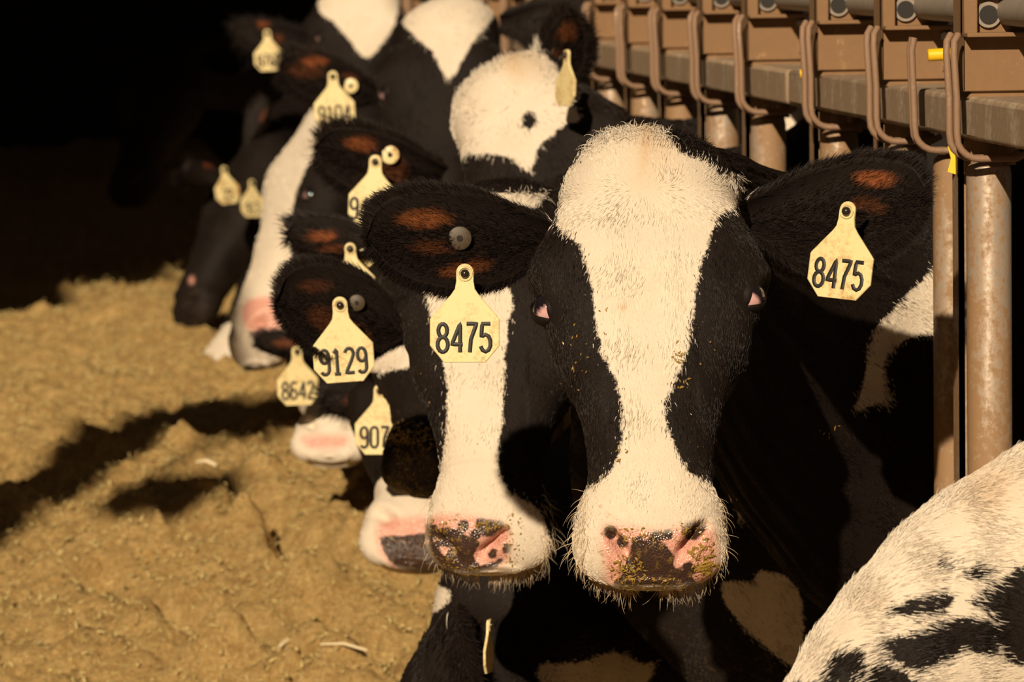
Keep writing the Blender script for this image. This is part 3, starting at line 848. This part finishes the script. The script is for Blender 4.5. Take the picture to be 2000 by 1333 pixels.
        lift = .12 + .16*RNG.random(hair) + .25*np.exp(-((ll[:, 1]+.01)/.04)**2)*head
        dd = dr + nor*lift[:, None]
        Lr = hair_len*RNG.uniform(.6, 1.25, hair)
        cr_ = head & (ll[:, 1] < .07); Lr = Lr*(1+.9*np.exp(-((ll[:, 1]+.02)/.06)**2)*head)*np.where(head, 1-.35*np.clip((ll[:, 1]-.38)/.08, 0, 1), 1)*np.where(head, 1, 1.15)
        cc, isw = coat_col(w_, hair, None, st_, np.zeros(hair))
        Rr0.append(pos); Nn0.append(nor); Dd0.append(dd); Ll0.append(Lr); Cc0.append(cc)
        # ear hair
        base_i = len(Vn)
        for (side, fr, bk, nrm, wv, axu) in ears:
            n2 = hair//6
            ui = RNG.random(n2)**.9*(NUe-2); vi = RNG.random(n2)*(NVe-1.001); edge = RNG.random(n2) < .40
            vi = np.where(edge, np.where(RNG.random(n2) < .5, RNG.random(n2)*1.2, NVe-1.01-RNG.random(n2)*1.2), vi)
            ui0, vi0 = ui.astype(int), vi.astype(int); fu2, fv2 = (ui-ui0)[:, None], (vi-vi0)[:, None]
            p2 = fr[ui0, vi0]*(1-fu2)*(1-fv2)+fr[ui0+1, vi0]*fu2*(1-fv2)+fr[ui0, vi0+1]*(1-fu2)*fv2+fr[ui0+1, vi0+1]*fu2*fv2
            vn = (vi/(NVe-1)*2-1)
            d2 = axu*.9 + wv*vn[:, None]*.9*1.0 + nrm*.25 + RNG.normal(0, .22, (n2, 3))
            L2 = hair_len*RNG.uniform(.7, 1.7, n2)*np.where(edge, 1.7, 1.3)
            nl = 2*NVe
            r2 = ru[base_i + ui0*nl + vi0]*.9
            w2 = wsd[base_i + ui0*nl + vi0]
            base_i += 0
            cc, _ = coat_col(w2, n2, None, np.zeros(n2), r2)
            Rr0.append(p2); Nn0.append(np.tile(nrm, (n2, 1))); Dd0.append(d2); Ll0.append(L2); Cc0.append(cc)
            base_i += NUe*nl
        hair_obj('coat_hair', root, np.concatenate(Rr0), np.concatenate(Nn0), np.concatenate(Dd0), np.concatenate(Ll0), np.concatenate(Cc0), rad=.00042 if res > .8 else .0007)
    if poll_hair:
        k_ = poll_hair; sel = np.where(isbody & (lc[:, 1] < .05) & (lc[:, 2] > -.11) & (lc[:, 2] < .03) & (np.abs(lc[:, 0]) < .07) & (np.repeat(tot, nv).tolist()+[9]*(len(V)-len(Vn)) < e0+.14 if False else True))[0]
        if len(sel):
            sI = RNG.choice(sel, k_); p3 = V[sI]; n3 = NN[sI]; d3 = n3*.35 + CU*.1 + Yh*.5 + RNG.normal(0, .35, (k_, 3))
            cc, _ = coat_col(wsd[sI], k_, None, st[sI], np.zeros(k_))
            hair_obj('forelock', root, p3, n3, d3, RNG.uniform(.010, .024, k_), cc, rad=.0004, seg=5, curl=.5)
    if whisk:
        sel = np.where(isbody & (lc[:, 1] > .44) & ((lc[:, 2] < -.100) | (np.abs(lc[:, 0]) > .066)) & (facing > -2.) & (sk < .3) & (np.arange(len(V)) < nv*int(nh*.45)))[0]
        pw = np.where(lc[sel, 2] < -.105, 1.0, .022)*np.where(lc[sel, 1] > .49, 1.0, .5); sI = RNG.choice(sel, whisk, p=pw/pw.sum()); p3 = V[sI]; n3 = NN[sI]
        d3 = n3*.7 + Yh*.30 - CU*.45 + RNG.normal(0, .28, (whisk, 3))
        L3 = np.where(RNG.random(whisk) < .15, RNG.uniform(.025, .045, whisk), RNG.uniform(.010, .026, whisk))
        cc = np.array((.80, .62, .42))*RNG.uniform(.5, 1.1, whisk)[:, None]
        hair_obj('whiskers', root, p3, n3, d3, L3, cc, rad=.00026, seg=6, curl=.35)
    return c
def gap(y):      # middle of the opening nearest to y
    us = near_units + far_units
    return min([(a+b)/2+.02 for a, b in zip(us[:-1], us[1:])], key=lambda g: abs(g-y))
cowA = make_cow('largest black cow with wide white blaze facing the camera, tagged in both ears', (1268, 204), 5.36, yaw=0, pitch=28, roll=-.5, yb=5.92, zb=.93, back_handle=.27, thick=.88,
    white=[[(1100,350),(1088,440),(1132,480),(1155,560),(1172,680),(1208,760),(1214,870),(1180,935),(1130,980),(1120,1180),(1440,1180),(1430,990),(1385,945),(1340,915),(1308,850),(1298,790),(1322,735),(1342,680),(1357,590),(1362,545),(1385,470),(1405,420),(1435,405),(1452,352),(1410,342),(1385,318),(1325,295),(1292,245),(1225,222),(1170,262),(1120,320)],
           [(1668,800),(1690,740),(1700,660),(1760,590),(1860,505),(1900,640),(1790,655),(1735,690),(1728,740),(1745,790),(1715,790)]],
    skin=[[(1168,1035),(1200,1018),(1290,1030),(1370,1015),(1402,1040),(1405,1110),(1372,1150),(1200,1155),(1176,1110)]],
    pig=[[(1232,1075),(1255,1055),(1290,1062),(1315,1080),(1318,1110),(1345,1120),(1360,1165),(1195,1165),(1215,1120)], (1192,1040,13),(1216,1058,12),(1245,1062,14),(1283,1050,14),(1305,1044,11),(1352,1036,20),(1368,1028,12),(1345,1112,14)],
    ear_l=dict(base=(1082,462,5.47), tip=(716,468,5.36), w=.071, cup=.04), ear_r=dict(base=(1452,425,5.47), tip=(1812,385,5.36), w=.074, cup=.045, sag=.02),
    rust=[(835,428,62,20,0,1), (850,482,50,13,3,.45), (915,522,62,16,-12,.75), (1706,350,48,18,0,1),(1690,400,40,16,10,.4)],
    stain=[(1262,290,16,70,.55),(1290,285,50,18,.3),(1262,360,50,20,.22),(1216,600,8,6,.6)],
    eyes=[(1070,606,40,1,1),(1462,580,140,1,1)], hair=150000, hair_len=.0075, wr=1.0, whisk=1500, dew=2.0, mudk=1.6, nostr=[(1350,1058,-52,36,11,-.022),(1372,1028,-20,14,9,-.010),(1212,1075,50,34,11,-.018),(1193,1046,20,14,9,-.009)], poll_hair=2500)

cowB = make_cow('black cow with a narrow white blaze and speckled pink nose, left of the largest cow', (972, 318), 6.25, yaw=8, pitch=30, roll=2, yb=gap(6.3), zb=.86,
    white=[[(835,540),(990,560),(992,640),(985,720),(982,800),(976,860),(975,915),(1000,965),(1060,1010),(1070,1180),(790,1180),(800,1010),(840,955),(862,900),(870,850),(873,790),(870,735),(850,640)],
           [(905,380),(1060,380),(1048,400),(1010,428),(985,426),(940,400)],
           [(1408,1140),(1468,1138),(1488,1115),(1560,1150),(1560,1300),(1490,1260),(1430,1200)], [(1490,780),(1500,780),(1510,950),(1525,1010),(1470,1020),(1440,1000)]],
    skin=[[(838,1008),(900,1000),(975,1012),(1000,1040),(1000,1085),(975,1115),(900,1127),(850,1110),(828,1060)]],
    pig=[[(882,1040),(920,1050),(938,1062),(925,1085),(940,1105),(985,1090),(950,1122),(870,1122),(835,1082),(850,1070),(868,1085),(880,1070)], (870,1050,20),(842,1040,16),(846,1072,14),(905,1028,11),(928,1046,12),(956,1032,18),(975,1025,10),(990,1072,10),(962,1082,10),(940,1022,11),(890,1042,10)],
    ear_l=dict(base=(800,640,6.33), tip=(539,592,6.22), w=.076, cup=.045, sag=.006), ear_r=None,
    rust=[(640,625,45,26,30,.35),(700,650,35,20,20,.35),(620,560,40,14,0,.25)],
    eyes=[(794,697,50,.25,1)], hair=90000, hair_len=.0075, whisk=1200, dew=2.6, mudk=1.5, nostr=[(958,1066,-42,34,9,-.020),(985,1042,-15,12,8,-.009),(872,1068,45,28,9,-.015)], poll_hair=1200)
cowD = make_cow('black cow whose wet dark muzzle hangs just left of the narrow blazed face', (862, 432), 7.1, yaw=2, pitch=50, roll=1, size=.92, yb=gap(7.4), zb=.92, res=.65,
    white=[[(640,600),(800,600),(805,715),(640,715)]], skin=[[(765,880),(850,880),(850,970),(765,975)]], pig=[[(700,800),(900,800),(900,1000),(700,1000)]], mudk=2.2,
    ear_l=dict(tip=(560,458,7.15), w=.05, base=(745,480,7.2)), rust=[(632,462,34,12,-5,1),(650,490,40,12,-10,.5)], hair=12000, hair_len=.011)
cowC = make_cow('black cow eating with a white muzzle, at the left behind the narrow blazed face', (862, 612), 7.75, yaw=3, pitch=55, roll=-3, yb=gap(8.33), zb=.90, res=.6,
    white=[[(745,940),(800,965),(850,950),(900,960),(900,1130),(715,1130),(722,1040)]], muzzle_white=.40, skin=[[(735,1020),(880,1010),(880,1120),(760,1110)]], pig=[[(742,1055),(780,1047),(900,1045),(900,1120),(780,1112)]],
    ear_l=dict(base=(800,790,7.8), tip=(628,785,7.75), w=.05), rust=[(705,782,34,10,-8,.7)], hair=9000, hair_len=.012)
cowE = make_cow('small far black cow with white muzzle in the feed, left of the others', (705, 600), 8.9, yaw=6, pitch=66, roll=0, size=.88, muzzle_white=.40, yb=gap(8.79), zb=.90, res=.55,
    white=[[(583,785),(622,790),(628,835),(655,815),(705,795),(715,890),(575,890)]], skin=[[(590,848),(680,848),(670,880),(600,880)]],
    ear_l=dict(base=(655,700,8.65), tip=(497,668,8.6), w=.052), rust=[(560,672,26,9,0,.8)], hair=6000, hair_len=.012, mudk=.3)
cowF = make_cow('cow in side view with a long white face and pink nose pointing left', (655, 145), 9.75, yaw=55, pitch=38, roll=10, size=1.14, yb=gap(10.3), zb=.93, res=.7,
    white=[[(540,150),(650,150),(650,240),(604,320),(580,372),(568,440),(570,540),(575,700),(400,700),(430,560),(470,440),(490,330),(520,240)]],
    skin=[[(480,585),(545,580),(560,640),(500,660),(470,625)]], ear_l=False, ear_r=False, eyes=[(610,383,160,.3,1)], hair=9000, hair_len=.011, mudk=.6)
cowH = make_cow('cow with tilted white forehead bearing one small black spot', (940, 92), 7.5, size=1.08, yaw=0, pitch=28, roll=30, yb=gap(7.87), zb=.95, res=.7,
    white=[[(1010,90),(930,110),(880,170),(850,235),(868,298),(905,302),(960,302),(1000,312),(1036,336),(1052,290),(1100,245),(1132,235),(1122,205),(1098,195),(1102,165),(1090,135),(1060,105)]],
    black=[[(1019,238),(1032,215),(1049,235),(1030,255)]], stain=[(1005,125,25,25,.5),(1040,118,25,15,.3)],
    ear_l=dict(base=(872,345,7.6), tip=(617,285,7.5), w=.054, cup=.035), ear_r=dict(base=(1062,180,7.6), tip=(1128,32,7.5), w=.042, cup=.03),
    rust=[(708,282,36,17,5,.9),(770,330,40,30,20,.35),(1105,70,22,22,0,.6),(1085,120,20,20,0,.4)], hair=36000, hair_len=.011, poll_hair=900, bodywhite=[(.22,7.87,1.02,.25,.4,.15)])
cowI = make_cow('black cow with a white triangle on the forehead at the top of the picture', (872, -40), 9.2, yaw=8, pitch=28, roll=0, yb=gap(9.8), zb=.95, res=.6,
    white=[[(770,-90),(775,20),(800,62),(845,102),(875,158),(902,120),(932,70),(968,25),(960,-90)]],
    ear_l=dict(base=(742,185,9.3), tip=(545,128,9.2), w=.054, cup=.035), rust=[(615,120,32,11,0,1),(600,140,40,16,0,.35),(685,152,20,8,20,.5)], eyes=[(757,182,60,.4,1)], hair=16000, hair_len=.013)
cowJ = make_cow('distant cow with a broad white face at the top edge, left of the white triangle', (703, -95), 12.0, yaw=12, pitch=28, roll=0, yb=gap(12.79), zb=.97, res=.5,
    white=[[(625,-120),(620,10),(650,42),(682,78),(715,114),(750,80),(778,20),(770,-120)]],
    ear_l=dict(base=(618,80,12.1), tip=(450,68,12), w=.056), rust=[(515,48,16,7,0,.9),(545,75,12,12,0,.4)], eyes=[(630,72,60,.4,1)], hair=5000, hair_len=.014)
cowK = make_cow('far black cow in side view with dim face pointing left', (498, 250), 12.3, yaw=58, pitch=38, roll=8, yb=gap(13.29), zb=.95, res=.5,
    skin=[[(368,542),(378,540),(380,554),(370,555)]], ear_l=dict(base=(440,345,12.2), tip=(355,325,12.1), w=.04), ear_r=dict(base=(485,285,12.3), tip=(523,192,12.3), w=.045), rust=[(408,322,14,7,0,.8),(515,230,10,14,0,.4)], hair=5000, hair_len=.014)
cowL = make_cow('far cow eating with a pale pink muzzle low in the feed', (620, 430), 11.4, yaw=42, pitch=52, roll=2, yb=gap(12.29), zb=.92, res=.5,
    white=[[(380,640),(400,590),(420,640),(500,640),(520,760),(370,760)]], muzzle_white=.36, skin=[], ear_l=False, ear_r=False, hair=3000, hair_len=.012, mudk=.3)
cowM = make_cow('dark cow bent down to feed at the bottom, partly below the frame', (905, 1190), 6.5, yaw=30, pitch=25, roll=0, yb=gap(6.86), zb=.66, res=.8, thick=1.35, dew=1.7,
    white=[[(765,1120),(870,1150),(872,1180),(822,1215),(800,1262),(740,1285)], [(1408,1140),(1468,1138),(1488,1115),(1560,1150),(1560,1300),(1490,1260),(1430,1200)], [(1050,1302),(1120,1296),(1150,1290),(1200,1275),(1250,1295),(1280,1300),(1240,1345),(1080,1345)]],
    ear_l=dict(base=(890,1190,6.45), tip=(905,1370,6.35), w=.045), ear_r=False, hair=30000, hair_len=.010, back_handle=.3)
cowN = make_cow('white cow with black spots reaching down in the bottom right foreground', (1370, 1830), 4.75, yaw=45, pitch=20, roll=0, yb=4.75, zb=.76, res=1, default=1,
    white=[[(900,500),(2600,500),(2600,2600),(900,2600)]],
    black=[[(1730,1195),(1800,1165),(1860,1160),(1850,1190),(1780,1205)], [(1880,1120),(1905,1108),(1935,1122),(1905,1132)], [(1900,1180),(1925,1150),(2080,1080),(2080,1290),(1960,1290),(1930,1200)],
           [(1712,1255),(1780,1240),(1840,1215),(1900,1205),(1945,1225),(1940,1280),(1880,1275),(1800,1310),(1740,1290)], [(1625,1285),(1670,1270),(1690,1310),(1660,1340),(1600,1340)], [(1830,1105),(1850,1100),(1862,1110),(1835,1116)], [(1690,1310),(1740,1300),(1800,1345),(1690,1350)]],
    stain=[(1930,950,60,60,.35),(1715,1180,12,10,.3)], ear_l=False, ear_r=False, hair=90000, hair_len=.010)
cowO = make_cow('barely visible cow in deep shade at the far end of the row', (330, 60), 14.2, yaw=30, pitch=30, roll=0, yb=gap(14.79), zb=.96, res=.4,
    hair=0)

make_flecks(cowA, [(1225,1115,36,30,90,.0022),(1370,1085,26,45,70,.0024),(1385,1110,20,14,35,.004),(1345,1035,28,14,30,.002),(1245,1045,50,16,40,.0018),(1280,1142,70,16,70,.0018),(1330,720,18,60,22,.0022),(1215,880,14,30,8,.002),(1112,720,40,90,26,.0018),(1180,600,12,60,5,.0018),(1620,840,20,20,6,.003),(1360,760,60,120,14,.0012)])
make_flecks(cowB, [(850,1032,30,16,50,.0018),(960,1030,36,12,60,.0018),(905,1118,60,14,60,.0016),(1005,1060,22,60,45,.0016),(865,1090,26,20,25,.0018),(830,780,14,60,10,.0016),(920,780,30,150,8,.0013)])
make_flecks(cowD, [(800,860,45,40,240,.0024),(800,930,30,40,50,.0020)])
# ------------------------------------------------------------------ ear tags
def arc(cx, cy, rx, ry, a0, a1, n=9):
    return [(cx+rx*math.cos(math.radians(a0+(a1-a0)*i/(n-1))), cy+ry*math.sin(math.radians(a0+(a1-a0)*i/(n-1)))) for i in range(n)]
DIG = {   # strokes in a cell 0..0.44 wide, 0..1 tall
 '0': [arc(.22,.22,.19,.22,180,360)+arc(.22,.78,.19,.22,0,180)+[(.03,.22)]],
 '1': [[(.08,.84),(.22,1.0),(.22,0)], [(.08,0),(.36,0)]],
 '2': [arc(.22,.79,.19,.21,170,-20)+[(.30,.50),(.04,.02),(.42,.02)]],
 '3': [arc(.2,.77,.19,.21,160,-90)+arc(.2,.27,.21,.27,90,-160)],
 '4': [[(.34,0),(.34,1.0),(.02,.28),(.44,.28)]],
 '5': [[(.40,1.0),(.08,1.0),(.05,.56)]+arc(.21,.32,.20,.30,125,-160)],
 '6': [arc(.24,.78,.18,.22,30,170)+[(.04,.5)]+arc(.22,.28,.19,.27,180,-180,14)],
 '7': [[(.03,1.0),(.42,1.0),(.20,.45),(.16,0)]],
 '8': [arc(.22,.76,.17,.23,-90,270,16), arc(.22,.27,.20,.26,90,450,16)],
 '9': [arc(.22,.72,.19,.27,0,360,14)+[(.41,.5)]+arc(.22,.22,.19,.22,0,-150)],
}
ALLC = [cowA, cowB, cowC, cowD, cowE, cowF, cowH, cowI, cowJ, cowK]
def make_tag(text, px, py, cow, label, W=.076, tilt=0, yaw=0, pitch=0, off=.012, digits_shift=0, Z=None, no_dirt=.8, mg=.030, pin=.045):
    d = Vector(P(px, py, 1.0)-EYE).normalized()
    if Z is None:
        hit = cow.bvh.ray_cast(Vector(EYE), d)[0]
        base = np.array(hit)-np.array(d)*off
    else: base = P(px, py, Z)
    ey = rot(CB, math.radians(tilt)) @ CU; ez = rot(CU, math.radians(yaw)) @ CB; ex = np.cross(ey, ez)
    q = rot(ex, math.radians(pitch)); ey, ez = q @ ey, q @ ez
    half = [(.30, 0), (.50, .24), (.50, .62), (.47, .66), (.20, .97), (.145, 1.05), (.125, 1.16), (.125, 1.29)] + [(.125*math.cos(a), 1.29+.125*math.sin(a)) for a in np.linspace(.3, math.pi/2, 5)]
    out = half + [(-x, y) for x, y in half[::-1][1:]]
    o3 = base - ey*1.27*W
    need = 0.0                                    # keep the whole plate in front of the hair it hangs over
    for a_, b_ in ((x*W, y*W) for x, y in [(0, .1), (-.3, 0), (.3, 0), (-.5, .3), (.5, .3), (-.5, .6), (.5, .6), (0, .5), (0, .8), (0, 1.0), (-.12, 1.1), (.12, 1.1), (-.12, 1.2), (.12, 1.2)]):
        q_ = o3+ex*a_+ey*b_; dd = q_-EYE; Lq = np.linalg.norm(dd)
        for cw in ALLC:
            h_ = cw.bvh.ray_cast(Vector(EYE), Vector(dd/Lq))[3]
            if h_ is not None and h_ < Lq+mg and Lq-h_ < .13: need = max(need, Lq+mg-h_)
    if Z is None: base = base-np.array(d)*need; o3 = base-ey*1.27*W
    e = empty('ear_tag', tuple(base)); tag(e, label, 'ear tag', 'yellow numbered ear tags')
    m = MB(); poly = [(x*W, y*W) for x, y in out]; th = .0022; n = len(poly)
    inner = [(x*.965, y*.985+.006*W) for x, y in poly]
    V = [o3+ex*a+ey*b-ez*th for a, b in poly]+[o3+ex*a+ey*b for a, b in poly]+[o3+ex*a+ey*b+ez*.0009 for a, b in inner]
    m.add(V, [tuple(range(n))[::-1]]+[(i, (i+1) % n, n+(i+1) % n, n+i) for i in range(n)]+[(n+i, n+(i+1) % n, 2*n+(i+1) % n, 2*n+i) for i in range(n)]+[tuple(range(2*n, 3*n))])
    # a collar around the hole
    pl = m.build('plate', TAGM, e, smooth=False)
    at = pl.data.attributes.new('dirt', 'FLOAT', 'POINT'); at.data.foreach_set('value', [no_dirt*(1 if (i % n) in (0, 1, 2, 3, n-1, n-2, n-3, n-4) else .5) for i in range(3*n)])
    m = MB(); ring = [base+ez*.0016+(ex*math.cos(a)+ey*math.sin(a))*.0072 for a in np.linspace(0, 2*math.pi, 20)]
    m.tube(ring, .0014, 6, caps=False); r = m.build('collar', TAGM, e)
    at = r.data.attributes.new('dirt', 'FLOAT', 'POINT'); at.data.foreach_set('value', [.6]*len(r.data.vertices))
    m = MB(); m.sphere(base+ez*.003, .0050, 10, 16); m.tube([base-ez*pin, base+ez*.002], .0030, 10); m.build('rivet', RIVET, e)
    if text:
        m = MB(); H = .41*W; adv = .205*W; x0 = -adv*len(text)/2 + .012*W + digits_shift*W
        for i, ch in enumerate(text):
            for stq in DIG[ch]:
                pts = [o3+ex*(x0+i*adv+a*H*.90)+ey*(.145*W+b*H)+ez*.0011 for a, b in stq]
                if np.linalg.norm(pts[0]-pts[-1]) < 1e-6: pts[-1] = pts[0]
                fine = [pts[0]]                          # keep the stroke full width round corners
                for p0_, p1_ in zip(pts[:-1], pts[1:]):
                    Ls = np.linalg.norm(p1_-p0_)
                    if Ls > .12*W: fine += [p0_+(p1_-p0_)*(.03*W/Ls), p1_-(p1_-p0_)*(.03*W/Ls)]
                    fine.append(p1_)
                pts = fine
                m.tube(pts, .0295*W, 8, squash=(ez, .3))
        m.build('number', INK, e)
    return e
def make_button(px, py, cow, label, r=.0145, Z=None, yaw=0, mat=None):
    d = Vector(P(px, py, 1.0)-EYE).normalized(); hit, n_, _, _ = cow.bvh.ray_cast(Vector(EYE), d)
    if hit is None: print('NO HIT', label); return
    b = np.array(hit); ez = rot(CU, math.radians(yaw)) @ CB; b = b+ez*.004
    e = empty('button_tag', tuple(b)); tag(e, label, 'ear tag', 'round yellow button tags')
    m = MB(); m.tube([b-ez*.002, b, b+ez*.0022, b+ez*.003], [r*.97, r, r*.97, r*.8], 28)
    o = m.build('disc', mat or TAGM, e); at = o.data.attributes.new('dirt', 'FLOAT', 'POINT'); at.data.foreach_set('value', [1.0]*len(o.data.vertices))
    m = MB(); m.tube([b+ez*.002, b+ez*.0042], r*.26, 18); m.build('stud', RIVET, e)
    return e
make_tag('8475', 908, 535, cowA, 'yellow tag 8475 in the ear on the left of the largest cow', W=.0765, tilt=0, mg=.045)
make_tag('8475', 1655, 413, cowA, 'yellow tag 8475 turned aside in the ear at the right, by the posts', W=.076, tilt=-7, yaw=-28, pitch=0, off=.014)
make_tag('9129', 664, 597, cowB, 'yellow tag 9129 below the left ear of the narrow blazed cow', W=.0775, tilt=4, yaw=5)
make_tag('9070', 742, 765, cowC, 'yellow tag 9070 low beside a dirty dark muzzle', W=.074, tilt=0, Z=7.22)
make_tag('8642', 580, 688, cowE, 'small yellow tag 8642 left of and below tag 9129', W=.073, tilt=2, yaw=14, Z=8.45)
make_tag('9104', 650, 150, cowI, 'yellow tag 9104 over the side of the long white face', W=.077, tilt=3, yaw=4, mg=.07)
make_tag('9435', 733, 317, cowH, 'yellow tag starting 94, half hidden by the front ear', W=.078, digits_shift=-.07, tilt=-2, mg=.055)
make_tag('8760', 522, 66, cowJ, 'topmost yellow tag at the far left against the dark', W=.072, tilt=4, yaw=8, mg=.08)
make_tag('23', 438, 332, cowK, 'narrow dirty yellow tag 23 in the dark at the far left', W=.066, tilt=9, yaw=30, Z=11.9, no_dirt=2)
make_tag('913', 492, 358, cowF, 'blurred yellow tag 913 against the edge of the long white face', W=.064, tilt=2, yaw=35, Z=11.6)
make_tag('', 1107, 108, cowH, 'blank-looking yellow tag seen edge on before the steel loops', W=.060, tilt=-3, yaw=-62, Z=7.3, pin=.004)
make_tag('', 684, 487, cowD, 'yellow tag of which only the stem shows above tag 9129', W=.066, tilt=4)
make_tag('', 955, 1222, cowM, 'yellow tag seen edge on, a thin sliver below the speckled pink nose', W=.048, yaw=78, Z=6.2, pin=.004)
make_button(762, 303, cowH, 'large round yellow disc beside the tag starting 94')
make_button(685, 168, cowI, 'round yellow disc right of the stem of tag 9104')
make_button(716, 503, cowD, 'round yellow disc in the ear above tag 9129')
make_button(697, 592, cowB, 'dull yellow disc half lost in hair by tag 9129', r=.011, mat=DIRTYM)
make_button(898, 466, cowA, 'dirty dark disc in the ear above the front tag 8475', r=.0135, mat=DIRTYM)
